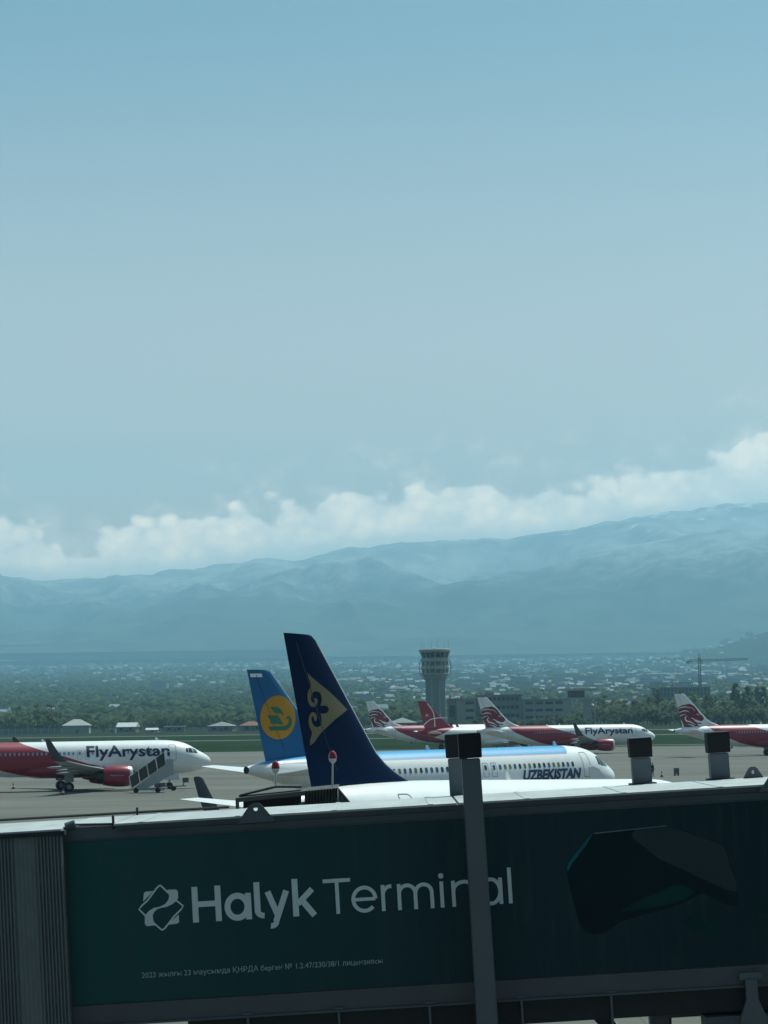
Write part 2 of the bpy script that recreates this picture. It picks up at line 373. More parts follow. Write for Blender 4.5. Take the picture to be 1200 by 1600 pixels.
def rrect(cx, cz, wd, ht, r, n=4):
    out = []
    for sx, sz, a0 in ((1, 1, 0), (-1, 1, 90), (-1, -1, 180), (1, -1, 270)):
        for i in range(n + 1):
            a = R(a0 + 90 * i / n); out.append((cx + sx * (wd / 2 - r) + r * math.cos(a), cz + sz * (ht / 2 - r) + r * math.sin(a)))
    return out
def ring2d(outer, t):
    cx = sum(p[0] for p in outer) / len(outer); cz = sum(p[1] for p in outer) / len(outer)
    w_ = max(p[0] for p in outer) - cx; h_ = max(p[1] for p in outer) - cz
    inner = [(cx + (p[0] - cx) * (1 - t / w_), cz + (p[1] - cz) * (1 - t / h_)) for p in outer]
    n = len(outer); return outer + inner, [(i, (i + 1) % n, n + (i + 1) % n, n + i) for i in range(n)]
def foil(le, chord, th, span='y', n=14, up=Vector((0, 0, 1)), fwd=Vector((1, 0, 0))):
    """closed aerofoil ring; le = leading edge point, chord runs aft"""
    pts = []; xs = [0, .012, .05, .12, .25, .42, .62, .82, 1.0]
    def t(x): return 5 * th * chord * (.2969 * math.sqrt(x) - .126 * x - .3516 * x * x + .2843 * x ** 3 - .1036 * x ** 4)
    for x in xs: pts.append(Vector(le) - fwd * chord * x + up * t(x))
    for x in xs[-2:0:-1]: pts.append(Vector(le) - fwd * chord * x - up * t(x))
    return pts
RAKE = 0.0
def fin_s_te(z): return 37.4 - .25 * (11.76 - z) + RAKE * (z - 5.6)
def fin_s_le(z):
    a = 35.4 - .905 * (11.76 - z) + RAKE * (z - 5.6)
    return a if z > 7.3 else a - .45 * ((7.3 - z) / 1.5) ** 2.4 * 3.2
def fus_material(name, base, kind):
    m = bpy.data.materials.new(name); m.use_nodes = True; t = NT(m.node_tree); b = m.node_tree.nodes['Principled BSDF']
    tcn = t.node('ShaderNodeTexCoord'); s = t.node('ShaderNodeSeparateXYZ'); t.link(tcn.outputs['Object'], s.inputs[0])
    S = t.m('SUBTRACT', 17.7, s.outputs[0]); Z = s.outputs[2]
    if kind == 'swoosh':
        zz = t.m('DIVIDE', t.m('SUBTRACT', Z, 1.7), 4.3)
        f = lambda z: (z - 1.7) / 4.3
        aft = t.m('MULTIPLY', t.ramp(zz, [(0, .52), (f(1.9), .565), (f(2.5), .63), (f(3.5), .695), (f(4.5), .75), (f(5.3), .775), (1, .79)]), 40)
        frt = t.m('MULTIPLY', t.ramp(zz, [(0, .20), (f(2.2), .235), (f(2.6), .30), (f(3.2), .375), (f(4.2), .455), (f(4.9), .515), (f(5.6), .565), (1, .585)]), 40)
        k = t.m('MULTIPLY', t.smooth(t.m('SUBTRACT', aft, S), -.03, .03), t.smooth(t.m('SUBTRACT', S, frt), -.03, .03))
        c = t.mix(k, base, (.30, .012, .040))
    elif kind == 'roofstripe':
        lim = t.m('ADD', 6.0, t.m('MULTIPLY', t.m('SUBTRACT', 5.87, Z), 1.2))
        k = t.m('MULTIPLY', t.smooth(Z, 5.28, 5.31), t.smooth(t.m('SUBTRACT', S, lim), -.03, .03))
        k2 = t.m('MULTIPLY', t.smooth(Z, 5.22, 5.235), t.smooth(t.m('SUBTRACT', S, lim), -.03, .03))
        c = t.mix(k2, base, (.62, .35, .40)); c = t.mix(k, c, (.012, .31, .62))
    elif kind == 'redtail':
        k = t.smooth(t.m('ADD', S, t.m('MULTIPLY', t.m('SUBTRACT', Z, 4), 2.2)), 33.1, 33.2)
        c = t.mix(k, base, (.30, .012, .040))
    else:
        c = t.mix(0.0, base, base)
    gr = t.noise(tcn.outputs['Object'], 1.3, 5, .6)
    c = t.mix(1.0, c, t.ramp(gr, [(.3, .93), (.7, 1.0)]), 'MULTIPLY')
    t.link(c, b.inputs['Base Color']); b.inputs['Roughness'].default_value = .42; b.inputs['Coat Weight'].default_value = .15
    return m
M_white = mat('white_paint', (.82, .83, .83), .35, var=.06, scale=1.5)
M_grey = mat('wing_grey', (.34, .36, .38), .45, var=.12, scale=1.2)
M_greyd = mat('dark_grey_metal', (.10, .11, .12), .5, var=.15)
M_black = mat('black_rubber', (.015, .015, .016), .7)
M_glass = mat('dark_glass', (.012, .02, .026), .08, spec=.8)
M_red = mat('red_paint', (.28, .011, .038), .35, var=.08, scale=2)
M_navy = mat('navy_paint', (.0032, .015, .052), .5, var=.15, scale=.8, spec=.02)
M_gold = mat('gold_paint', (.13, .11, .045), .5, var=.06)
M_steel = mat('bare_metal', (.62, .62, .60), .28, .9, var=.1)
M_exh = mat('burnt_metal', (.09, .08, .075), .45, .8, var=.2)
M_gear = mat('gear_grey', (.30, .31, .32), .5)
M_dkwin = [mat('window_dark', (.02, .035, .045), .15), mat('window_blue_blind', (.035, .11, .20), .3), mat('window_olive_blind', (.13, .17, .08), .3)]
M_line = mat('panel_line', (.16, .18, .20), .6)
M_ltxt = mat('navy_lettering', (.012, .018, .06), .4)

def make_airliner(name, livery, label, group=None, windows=(), near_windows=True):
    root = empty(name, label=label, cat='airliner', group=group)
    base = (.84, .85, .85)
    FM = fus_material('fuselage_' + livery, base, {'red': 'swoosh', 'blue': 'roofstripe', 'redfin': 'redtail'}.get(livery, 'plain')) if ('F' + livery) not in MATS else MATS['F' + livery]
    MATS['F' + livery] = FM
    # fuselage
    mb = MB(); rings = []; N = 40
    st = sorted(set(FS_S + [i * .5 for i in range(2, 75)]))
    for s in st[1:]:
        zt, zb, wd = fus(s); zc = (zt + zb) / 2; hh = (zt - zb) / 2
        rings.append([(17.7 - s, wd * math.cos(2 * math.pi * i / N), zc + hh * math.sin(2 * math.pi * i / N)) for i in range(N)])
    mb.loft(rings, cap0=True, cap1=True)
    # belly fairing
    br = []
    for s in [9.6, 10.4, 11.5, 13, 16, 19, 21, 22.2, 23]:
        k = min(1, (s - 9.4) / 1.8, (23.4 - s) / 2.2); wd = .9 + 1.2 * k; zb = 1.95 - .42 * k
        br.append([(17.7 - s, wd * math.cos(2 * math.pi * i / 24), 2.5 + (2.5 - zb) * math.sin(2 * math.pi * i / 24)) for i in range(24)])
    mb.loft(br)
    body = mb.build('fuselage', FM, root, smooth=True)
    ex = MB(); ex.lathe([(.24, 0), (.26, -.12), (.20, -.14), (.05, -.05)], 14, 'x', (17.7 - 37.46, 0, 4.9)); ex.build('exhaust', M_black, root, smooth=True)
    # cockpit panes
    for side in (-1, 1):
        for k, pane in enumerate(([(1.75, 4.22), (2.30, 4.28), (2.42, 4.86), (1.98, 4.66)], [(2.36, 4.28), (2.92, 4.36), (2.95, 4.90), (2.50, 4.88)], [(2.98, 4.38), (3.28, 4.46), (3.25, 4.84), (3.01, 4.89)])):
            if livery == 'blue': pane = [(p[0] + .12, p[1] - .02 + (.1 if i > 1 else -.06)) for i, p in enumerate(pane)]
            skin_patch('cockpit_window', pane, [(0, 1, 2, 3)], M_glass, root, side=side)
    fr = MB(); 
    zt = 4.72; fr.add([skin(1.66, 4.22, -1), skin(1.66, 4.22, 1), skin(1.95, 4.62, 1, .02), skin(1.95, 4.62, -1, .02)], [(0, 1, 2, 3)]); fr.build('windscreen', M_glass, root)
    # doors
    for s in (4.95, 31.0):
        vs, fs = ring2d(rrect(s, 4.38, .86, 1.9, .16), .035); skin_patch('door_outline', vs, fs, M_line, root)
    if livery == 'navy':
        vs, fs = ring2d(rrect(31.3, 4.2, .9, 1.5, .1), .05); skin_patch('service_door_outline', vs, fs, M_line, root)
    # cabin windows
    wm = None
    for i, s in enumerate(windows):
        if wm is None:
            vs, fs = cut2d(rrect(0, 4.46, .26, .38, .11, 3), [tuple(range(16))]); mb = MB()
            mb.add([skin(12, z, -1, .012) - Vector((17.7 - 12, 0, 0)) + Vector((-a, 0, 0)) for a, z in vs], fs); ww = mb.build('cabin_window', M_dkwin[0], root)
            wms = [ww.data]
            for q in M_dkwin[1:]:
                d = ww.data.copy(); d.materials[0] = q; wms.append(d)
            wm = ww
        else:
            ww = bpy.data.objects.new('cabin_window', wm.data); COL.objects.link(ww); ww.parent = root
        dy = fus(s)[2] - 1.975; ww.location = (17.7 - s, -dy if dy < 0 else 0, 0)
        if livery == 'blue': ww.data = wms[random.choice([0, 0, 1, 1, 2])] if s > 13 or s < 8 else wms[random.choice([0, 1, 2, 2])]
        elif livery != 'navy':
            MATS.setdefault('w' + livery, mat('window_pale', (.30, .33, .36), .3)); 
            ww.data = ww.data
    if windows or livery == 'blue':
        for s in (15.25, 16.15):
            vs, fs = ring2d(rrect(s, 4.28, .56, 1.05, .1), .03); skin_patch('emergency_exit_outline', vs, fs, M_line, root)
    # fin
    mb = MB(); rings = []
    for z in [5.15, 5.5, 5.8, 6.1, 6.5, 7.0, 7.6, 9, 10.5, 11.55, 11.72, 11.76]:
        le, te = fin_s_le(z), fin_s_te(z)
        if z > 11.6: le += (.10 if z < 11.75 else .28)
        rings.append(foil((17.7 - le, 0, z), te - le, .085 if z > 7 else .07, up=Vector((0, 1, 0))))
    mb.loft(rings)
    FINM = {'red': M_white, 'blue': mat('tail_blue', (.004, .12, .31), .45, var=.25, scale=.4, spec=.3), 'navy': M_navy, 'redfin': M_red}[livery]
    fin = mb.build('fin', FINM, root, smooth=True, flat_angle=35)
    mb = MB(); pr = [(17.7 - fin_s_le(z) - .03, 0, z) for z in [6.2, 6.6, 7.0, 7.6, 9, 10.5, 11.5]]
    for a, b in zip(pr[:-1], pr[1:]): mb.tube(a, b, .055, n=8)
    if livery in ('navy', 'blue'): mb.build('leading_edge', M_steel, fin, smooth=True)
    def finpatch(nm, vs, fs, m, par=None, off=.015, side=-1):
        def yy(s, z):
            le, te = fin_s_le(z), fin_s_te(z); c = te - le; x = min(1, max(0.0, (s - le) / c))
            return 5 * (.085 if z > 7 else .07) * c * (.2969 * math.sqrt(x) - .126 * x - .3516 * x * x + .2843 * x ** 3 - .1036 * x ** 4)
        zs = [q[1] for q in vs]; ss = [q[0] for q in vs]
        vs, fs = cut2d(vs, fs, [min(zs) + .25 * (i + 1) for i in range(int((max(zs) - min(zs)) / .25))], [min(ss) + .25 * (i + 1) for i in range(int((max(ss) - min(ss)) / .25))])
        mb = MB(); mb.add([(17.7 - a, side * (yy(a, b) + off), b) for a, b in vs], fs); return mb.build(nm, m, par or fin)
    if livery == 'navy':
        def cv(p):
            x = 380 + p[0] / 6.667; y = 1040 + p[1] / 6.667; z = 11.76 - (y - 988) / 38.3
            return (fin_s_te(z) - (x - (445 + (y - 988) * .19)) / 23.0, z)
        G = [(665, 45), (700, 82), (755, 128), (830, 185), (900, 240), (1000, 328), (1088, 412), (1040, 450), (950, 520), (880, 590), (820, 650), (780, 705), (745, 765), (705, 795), (706, 740), (720, 690), (722, 655),
             (700, 610), (688, 560), (690, 500), (706, 462), (730, 450), (755, 463), (768, 500), (766, 530), (750, 546), (740, 525), (736, 500), (722, 492), (714, 520), (720, 560), (740, 592), (775, 606), (802, 590), (814, 550), (810, 500), (800, 462),
             (830, 464), (868, 452), (887, 420), (872, 388), (835, 378), (800, 384), (812, 330), (808, 280), (795, 250), (770, 236), (735, 238), (712, 265), (704, 310), (716, 350), (738, 352), (745, 330), (738, 312), (755, 300), (772, 330), (766, 370), (745, 395), (712, 395), (688, 370), (674, 325), (671, 270), (684, 220), (704, 192), (700, 160), (682, 110)]
        vs, fs = poly_tris([[cv(p) for p in G]]); finpatch('emblem', vs, fs, M_gold)
    if livery == 'blue':
        zc, sc_ = 8.46, 34.75
        circ = [(sc_ + 1.55 * math.cos(2 * math.pi * i / 40), zc + 1.52 * math.sin(2 * math.pi * i / 40)) for i in range(40)]
        em = finpatch('emblem', circ, [tuple(range(40))], mat('orange_paint', (.50, .24, .02), .5, spec=.2), off=.02)
        def cv(p): return (sc_ - (p[0] - 362) / 167 * 1.55, zc - (p[1] - 535) / 215 * 1.52)
        grn = mat('green_paint', (.01, .13, .075), .45)
        for P in ([(283, 432), (350, 433), (385, 455), (402, 485), (416, 520), (380, 497), (330, 494), (310, 465)], [(256, 513), (355, 513), (385, 560), (410, 610), (330, 596), (298, 600), (283, 560)],
                  [(262, 622), (400, 622), (432, 618), (455, 595), (463, 562), (452, 544), (430, 556), (436, 535), (458, 520), (482, 540), (492, 585), (475, 632), (435, 662), (285, 662), (278, 640)]):
            vs, fs = poly_tris([[cv(p) for p in P]]); finpatch('bird', vs, fs, grn, em, off=.035)
        finpatch('flag', [(37.15, 11.5), (36.15, 11.5), (36.1, 11.25), (37.1, 11.25)], [(0, 1, 2, 3)], M_white)
    if livery == 'red':
        def cv(p): return (37.4 - (p[0] - 330) / 47, 11.76 - (p[1] - 430) / 52)
        L = [(362, 562), (398, 540), (470, 528), (505, 545), (530, 572), (545, 600), (556, 622), (590, 650), (599, 676), (582, 694), (560, 696), (525, 682), (505, 690), (540, 712), (572, 712), (576, 722), (550, 724), (530, 722), (560, 752), (578, 780), (588, 805), (560, 812), (470, 812), (438, 790), (415, 752), (402, 710), (385, 672), (374, 636), (370, 600)]
        vs, fs = poly_tris([[cv(p) for p in L]]); em = finpatch('emblem', vs, fs, mat('maroon_print', (.17, .010, .030), .45))
        wv = []; wf = []
        for pts, wd in (([(366, 574), (400, 560), (440, 558), (470, 572)], [4, 9, 7, 2]), ([(372, 612), (405, 598), (440, 596), (465, 610)], [3, 9, 7, 2]), ([(382, 645), (405, 632), (430, 628)], [8, 6, 2]),
                        ([(440, 640), (425, 665), (438, 692), (480, 705), (520, 735)], [2, 10, 11, 8, 2]), ([(478, 664), (505, 676), (530, 700)], [3, 8, 3]), ([(525, 628), (545, 632), (556, 640)], [2, 6, 2]),
                        ([(445, 722), (490, 736), (535, 772), (560, 806)], [2, 9, 10, 5]), ([(420, 752), (455, 760), (500, 785), (520, 808)], [2, 7, 8, 5]), ([(460, 558), (490, 570), (520, 600)], [2, 5, 2])):
            a, b = stroke([cv(p) for p in smooth_curve(pts, 4)], [np.interp(i / 4, range(len(wd)), wd) / 48 for i in range((len(pts) - 1) * 4 + 1)])
            o = len(wv); wv += a; wf += [tuple(i + o for i in q) for q in b]
        finpatch('mane_stripes', wv, wf, M_white, em, off=.035)
    if livery == 'redfin':
        wv = []; wf = []
        for pts in ([(35.2, 11.2), (34.0, 9.6), (33.6, 8.0), (33.5, 6.0)], [(36.2, 6.3), (34.6, 7.6), (32.4, 8.0), (30.4, 7.9)]):
            a, b = stroke([p for p in smooth_curve(pts, 5)], .2); o = len(wv); wv += a; wf += [tuple(i + o for i in q) for q in b]
        finpatch('stripes', wv, wf, M_white)
        vs, fs = text2d('R', 35.6, 34.9, 8.3, .6); finpatch('letter', vs, fs, M_white)
    rud = [(fin_s_te(z) - .30 * (fin_s_te(z) - fin_s_le(z)), z) for z in (6.3, 7.6, 9.0, 10.3, 11.4)]
    a, b = stroke(rud, .045); finpatch('rudder_line', a, b, mat('rudder_gap_' + livery, {'navy': (.001, .005, .016), 'blue': (.003, .05, .14), 'red': (.25, .26, .27), 'redfin': (.12, .008, .015)}[livery], .5), off=.026)
    # tailplane
    for side in (-1, 1):
        mb = MB(); rr = []
        for k in (0, .25, .6, .97, 1.0):
            y = .2 + 6.0 * k; le = 31.6 + .62 * 6.0 * k + (.15 if k == 1 else 0); ch = 3.9 - 2.6 * k - (.2 if k == 1 else 0)
            rr.append(foil((17.7 - le, side * y, 4.45 + .105 * y), ch, .10 if k < 1 else .03))
        mb.loft(rr); tp = mb.build('tailplane', M_white if livery != 'red' or side > 0 else M_white, root, smooth=True, flat_angle=50)
    # wings
    stn = [(0.5, 10.9, 7.2, 2.25), (1.9, 11.5, 6.4, 2.30), (4.0, 12.65, 5.1, 2.47), (6.3, 13.9, 3.95, 2.66), (10.5, 16.1, 2.9, 3.08), (14.5, 18.25, 2.0, 3.55), (16.6, 19.4, 1.62, 3.85)]
    WM = M_grey
    for side in (-1, 1):
        mb = MB(); mb.loft([foil((17.7 - le, side * y, z), ch, .13 if y < 5 else .11) for y, le, ch, z in stn])
        wing = mb.build('wing', WM, root, smooth=True, flat_angle=50)
        rr = []
        if livery == 'blue':
            mb = MB(); mb.loft([[(17.7 - a, side * (16.68 + b), 3.87 + c) for a, c in ((19.5, 0), (20.2, .75), (20.9, .95), (21.2, .9), (21.05, 0), (21.1, -.6), (20.7, -.65), (20.1, -.3))] for b in (-.04, .04)]); mb.build('wingtip_fence', M_white, wing)
        for y, z, le, ch, tilt in () if livery == 'blue' else ((16.6, 3.85, 19.4, 1.62, 8), (17.05, 3.98, 19.75, 1.45, 30), (17.4, 4.30, 20.15, 1.25, 58), (17.65, 4.9, 20.6, 1.05, 76), (17.85, 5.7, 21.15, .80, 80), (17.98, 6.3, 21.55, .55, 82), (18.0, 6.36, 21.7, .32, 82)):
            a = R(tilt); rr.append(foil((17.7 - le, side * y, z), ch, .10, up=Vector((0, -side * math.sin(a), math.cos(a)))))
        mb = MB()
        if rr: mb.loft(rr); mb.build('winglet', {'red': mat('winglet_dark', (.05, .055, .065), .4), 'navy': mat('winglet_slate', (.010, .015, .022), .5, spec=.2), 'blue': M_white, 'redfin': M_red}[livery], wing, smooth=True, flat_angle=60)
        for y, s0, z in ((4.6, 16.2, 2.2), (8.3, 16.6, 2.62), (12.3, 18.2, 3.05)):
            mb = MB(); mb.lathe([(.02, 0), (.17, -.6), (.21, -1.4), (.14, -2.5), (.02, -3.1)], 10, 'x', (17.7 - s0, side * y, z)); mb.build('flap_fairing', WM, wing, smooth=True)
        # engine
        cy = side * 5.75; cz = 1.80
        mb = MB(); mb.lathe([(1.02, .06), (1.13, 0), (1.22, -.35), (1.27, -1.1), (1.25, -2.0), (1.12, -2.9), (1.00, -3.35), (.93, -3.35), (.98, -2.6), (1.0, -1.2)], 32, 'x', (17.7 - 10.6, cy, cz), cap0=False, cap1=False)
        eng = mb.build('engine', M_red if livery == 'red' else M_white, root, smooth=True)
        mb = MB(); mb.lathe([(1.225, -.38), (1.135, .005), (1.06, .10), (.98, .03), (.93, -.3), (.96, -.9)], 32, 'x', (17.7 - 10.6, cy, cz), cap0=False, cap1=False); mb.build('intake_lip', M_steel, eng, smooth=True)
        mb = MB(); mb.lathe([(.98, -.75), (.3, -.72), (.22, -.45), (.02, -.25)], 24, 'x', (17.7 - 10.6, cy, cz), cap0=False); mb.build('fan', M_greyd, eng)
        mb = MB(); mb.lathe([(.80, -2.6), (.74, -3.4), (.56, -4.2), (.50, -4.2), (.45, -3.6), (.34, -4.3), (.05, -4.9)], 24, 'x', (17.7 - 10.6, cy, cz), cap0=False); mb.build('nozzle', M_exh, eng, smooth=True)
        mb = MB(); mb.loft([[(17.7 - a, cy + b * .18, c) for a, b, c in ((11.6, -.6, 2.6), (11.6, .6, 2.6), (13.9, 1, 3.0), (16.8, .4, 2.85), (16.8, -.4, 2.85), (13.9, -1, 3.0))], [(17.7 - a, cy + b * .18, c) for a, b, c in ((12.6, -.5, 2.2), (12.6, .5, 2.2), (14.2, .8, 2.2), (16.0, .4, 2.5), (16.0, -.4, 2.5), (14.2, -.8, 2.2))]]); mb.build('pylon', M_grey, root)
        # main gear
        mb = MB(); mb.tube((0, side * 3.8, 2.35), (0, side * 3.8, .58), .13, n=10); mb.tube((0, side * 3.8, 1.3), (0, side * 2.6, 2.2), .07, n=8); mb.tube((0, side * 3.4, .58), (0, side * 4.2, .58), .08, n=8)
        mb.box(-.55, .55, side * 4.28 - .03, side * 4.28 + .03, 1.15, 2.35)
        g = mb.build('landing_gear', M_gear, root)
        for dy in (-.42, .42):
            mb = MB(); c = (0, side * 3.8 + dy, .58); mb.lathe([(.30, -.17), (.50, -.19), (.58, -.12), (.58, .12), (.50, .19), (.30, .17)], 22, 'y', c, 0)
            wh = mb.build('wheel', M_black, g, smooth=True)
            mb = MB(); mb.lathe([(.04, -.2), (.27, -.18), (.29, -.16), (.29, .16), (.27, .18), (.04, .2)], 16, 'y', c); mb.build('rim', M_gear, g, smooth=True)
    mb = MB(); gx_ = 17.7 - 5.07; mb.tube((gx_, 0, 2.0), (gx_, 0, .40), .10, n=8); mb.tube((gx_, 0, .9), (gx_ + .9, 0, 1.9), .05, n=8); mb.tube((gx_, -.35, .38), (gx_, .35, .38), .06)
    g = mb.build('nose_gear', M_gear, root)
    for dy in (-.27, .27):
        mb = MB(); mb.lathe([(.2, -.1), (.34, -.12), (.39, -.06), (.39, .06), (.34, .12), (.2, .1)], 18, 'y', (gx_, dy, .39)); mb.build('wheel', M_black, g, smooth=True)
    mb = MB(); mb.box(gx_ - .6, gx_ + 1.1, -.62, -.58, 1.05, 1.85); mb.build('gear_door', M_white, root)
    for s in (6.3, 20.0):
        mb = MB(); mb.loft([[(17.7 - s - a, b, 5.82) for a, b in ((0, -.03), (0, .03), (.45, .03), (.45, -.03))], [(17.7 - s - a, b, 6.22) for a, b in ((.25, -.015), (.25, .015), (.45, .015), (.45, -.015))]]); mb.build('antenna', M_white, root)
    for s in (9.4, 26.0):
        mb = MB(); mb.loft([[(17.7 - s - a, b, 1.85) for a, b in ((0, -.03), (0, .03), (.45, .03), (.45, -.03))], [(17.7 - s - a, b, 1.38) for a, b in ((.25, -.015), (.25, .015), (.45, .015), (.45, -.015))]]); mb.build('antenna', M_greyd, root)
    return root
def lettering(root, body, s0, s1, z0, cap, m, slant=0, bold=0.0, nm='lettering'):
    vs, fs = text2d(body, -s0, -s1, z0, cap, slant, bold)
    return skin_patch(nm, [(-a, b) for a, b in vs], fs, m, root, off=.02)
def nacelle_text(root, body, x0, x1, z, cap):
    vs, fs = text2d(body, x0, x1, z, cap); vs, fs = cut2d(vs, fs)
    mb = MB(); mb.add([(a, -5.75 - math.sqrt(max(0, 1.30 ** 2 - (b - 1.8) ** 2)) - .0, b) for a, b in vs], fs); return mb.build('web_address', mat('pale_print', (.55, .5, .5), .5), root)
def pose(root, X, Y, yaw, sc, pt):
    a = R(yaw); p = R(pt)
    root.matrix_world = Matrix.Translation((X, Y, 0)) @ Matrix.Rotation(a, 4, 'Z') @ Matrix.Rotation(p, 4, 'Y') @ Matrix.Scale(sc, 4)
random.seed(4)
WIN = [6.6 + .533 * i for i in range(16)] + [15.25, 16.15] + [16.9 + .533 * i for i in range(25)]
red0 = make_airliner('airliner', 'red', 'white and dark red airliner on the left with boarding stairs at its nose', 'white airliners with a red swoosh', WIN)
FAW = mat('window_pale', (.30, .33, .36), .3)
for o in red0.children:
    if o.name.startswith('cabin_window'): o.data.materials[0] = FAW; break
lettering(red0, 'FlyArystan', 15.3, 5.3, 4.02, 1.35, M_ltxt, bold=.022)
nacelle_text(red0, 'flyarystan.com', 17.7 - 13.2, 17.7 - 11.6, 1.85, .16)
lettering(red0, 'P4-KDE', 30.6, 29.2, 5.0, .3, M_ltxt, nm='registration')
red_kids = list(red0.children)
pose(red0, -38.6, 277, 15, 1.0, 0)
def red_copy(label, X, Y, yaw, sc=1.0):
    c = copy_tree(red0); c['label'] = label; pose(c, X, Y, yaw, sc, 0); return c
red_copy('red and white airliner whose nose shows above that of the blue striped one', 37.9, 475, 10)
red_copy('red and white airliner at the right edge with a maroon lion on its tail', 71.6, 428, 13, .985)
red_copy('farthest lion tailed airliner, half hidden behind the plain red fin', 14.07, 557, 15, 1.0)
rf = make_airliner('airliner', 'redfin', 'white airliner with a plain red fin crossed by two thin white curves')
pose(rf, at(735, 1130, 500).x + 6.6, 500, 18, .96, 0)
uz = make_airliner('airliner', 'blue', 'white airliner with a blue roof stripe and orange disc on its blue tail', None, WIN)
lettering(uz, 'UZBEKISTAN', 12.3, 5.9, 3.42, .74, mat('blue_lettering', (.008, .03, .13), .4), slant=.22, bold=.05)
pose(uz, 4.91, 173.8, 43.0, 1.01, -.2)
RAKE = .072
az = make_airliner('airliner', 'navy', 'nearest airliner with a navy blue fin carrying a gold ornament')
pose(az, 6.4, 101.5, 56.5, .935, 1.6)
az.location.z = .17
for o in az.children:
    if o.name.startswith(('landing_gear', 'nose_gear')): o.location.z = -.18
    if o.name.startswith('wing') and o.children[0].data.vertices[0].co.y > 0:
        o.location = (1.3, -.8, -1.35)
        wl = [c for c in o.children if c.name.startswith('winglet')][0]; wl.scale = (1.35, 1, 1.38); wl.location = (.6, 0, 3.85 * -.38)
RAKE = 0.0

# ================================================================== jet bridge in the foreground
M_jw = mat('bridge_grey_paint', (.10, .13, .15), .6, var=.22, scale=1.6, stretch=(1, 1, .4), bump=.04)
M_jl = mat('bridge_lower_grey', (.10, .11, .12), .6, var=.25, scale=1.1)
M_jd = mat('bridge_dark', (.022, .026, .03), .7, var=.3)
M_roof = mat('bridge_roof', (.55, .58, .57), .5, var=.35, scale=2.2, stretch=(1, .3, 1))
M_corr = mat('corrugated_sheet', (.17, .21, .22), .45, .2, var=.2, scale=2)
M_cap = mat('black_bellows', (.007, .008, .012), .8)
M_post = mat('post_grey', (.115, .145, .165), .55, var=.12, scale=1.5, bump=.03)
TH = R(2.65); O = at(600, 1285, 36)
jb = empty('jet_bridge', label='grey passenger boarding bridge across the foreground with a dark green banner', cat='boarding bridge')
jb.matrix_world = Matrix.Translation(O) @ Matrix.Rotation(-TH, 4, 'Y')
U0_, U1_ = -4.97, 9.5
mb = MB(); mb.box(U0_, U1_, .02, 3.0, -2.80, .20); mb.build('tunnel', M_jw, jb)
mb = MB()
for a, b in ((U0_, -4.2), (-4.18, 1.14), (1.18, U1_)): mb.box(a, b, -.06 if a > -4.5 else .0, 3.06, .202, .232)
for k in range(9):
    a = -3.8 + k * 1.5
    if a < 9: mb.box(a, a + .08, -.065, 3.065, .233, .240)
mb.build('roof', M_roof, jb)
mb = MB(); mb.box(-4.15, U1_, -.03, .018, .09, .105); mb.box(U0_, U1_, -.015, .018, -.012, -.002); mb.build('trim', M_jw, jb)
# banner
def banner_mat():
    m = bpy.data.materials.new('banner_print'); m.use_nodes = True; t = NT(m.node_tree); b = m.node_tree.nodes['Principled BSDF']
    tcn = t.node('ShaderNodeTexCoord'); s = t.node('ShaderNodeSeparateXYZ'); t.link(tcn.outputs['Object'], s.inputs[0])
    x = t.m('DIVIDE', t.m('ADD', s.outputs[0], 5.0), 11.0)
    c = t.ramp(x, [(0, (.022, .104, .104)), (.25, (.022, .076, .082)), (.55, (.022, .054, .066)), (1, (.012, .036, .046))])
    mp = t.node('ShaderNodeMapping'); mp.inputs['Scale'].default_value = (3.2, 1, .28); t.link(tcn.outputs['Object'], mp.inputs[0])
    g = t.noise(mp.outputs[0], 1.6, 6, .6)
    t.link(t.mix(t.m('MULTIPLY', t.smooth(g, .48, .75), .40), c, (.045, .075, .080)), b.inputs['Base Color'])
    b.inputs['Roughness'].default_value = .6; b.inputs['Specular IOR Level'].default_value = .12
    bp = t.node('ShaderNodeBump'); bp.inputs['Strength'].default_value = .08; t.link(g, bp.inputs['Height']); t.link(bp.outputs[0], b.inputs['Normal'])
    return m
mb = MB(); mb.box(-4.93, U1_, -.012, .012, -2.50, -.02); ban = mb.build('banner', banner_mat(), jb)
M_print = mat('pale_print_grey', (.70, .82, .82), .6, var=.06)
M_print2 = mat('faint_print_grey', (.40, .50, .50), .6)
def L(px, py):                      # picture column/row -> coordinates on the banner
    p = jb.matrix_world.inverted() @ at(px, py, 36); return (p.x, p.z)
def flat(nm, vs, fs, m, par, y=-.016): mb = MB(); mb.add([(a, y, b) for a, b in vs], fs); return mb.build(nm, m, par)
jb_inv = jb.matrix_world.inverted()
def Lz(px, py): return L(px, py)
def ban_text(nm, body, pl, pr, cap, m, bold):
    a = L(*pl); b = L(*pr); vs, fs = text2d(body, a[0], b[0], (a[1] + b[1]) / 2, cap, 0, bold, 6, False); return flat(nm, vs, fs, m, ban)
GL = []
def gl(vs, fs): GL.append((vs, fs))
def ln(x0, z0, x1, z1, wd): gl(*stroke([(x0, z0), (x1, z1)], wd))
def arc(cx, cz, rx, rz, a0, a1, wd, n=22): gl(*stroke([(cx + rx * math.cos(R(a0 + (a1 - a0) * i / n)), cz + rz * math.sin(R(a0 + (a1 - a0) * i / n))) for i in range(n + 1)], wd))
bx0, bz0 = L(303, 1441.5)
def X_(px): return bx0 + (px - 303) / 100
W_, CAPH, XH = .092, .545, .405
def Z_(v_): return bz0 + v_
for px in (306.5, 342): ln(X_(px) , Z_(0), X_(px), Z_(CAPH), W_)
ln(X_(306.5) + .04, Z_(.275), X_(342) - .04, Z_(.275), .086)
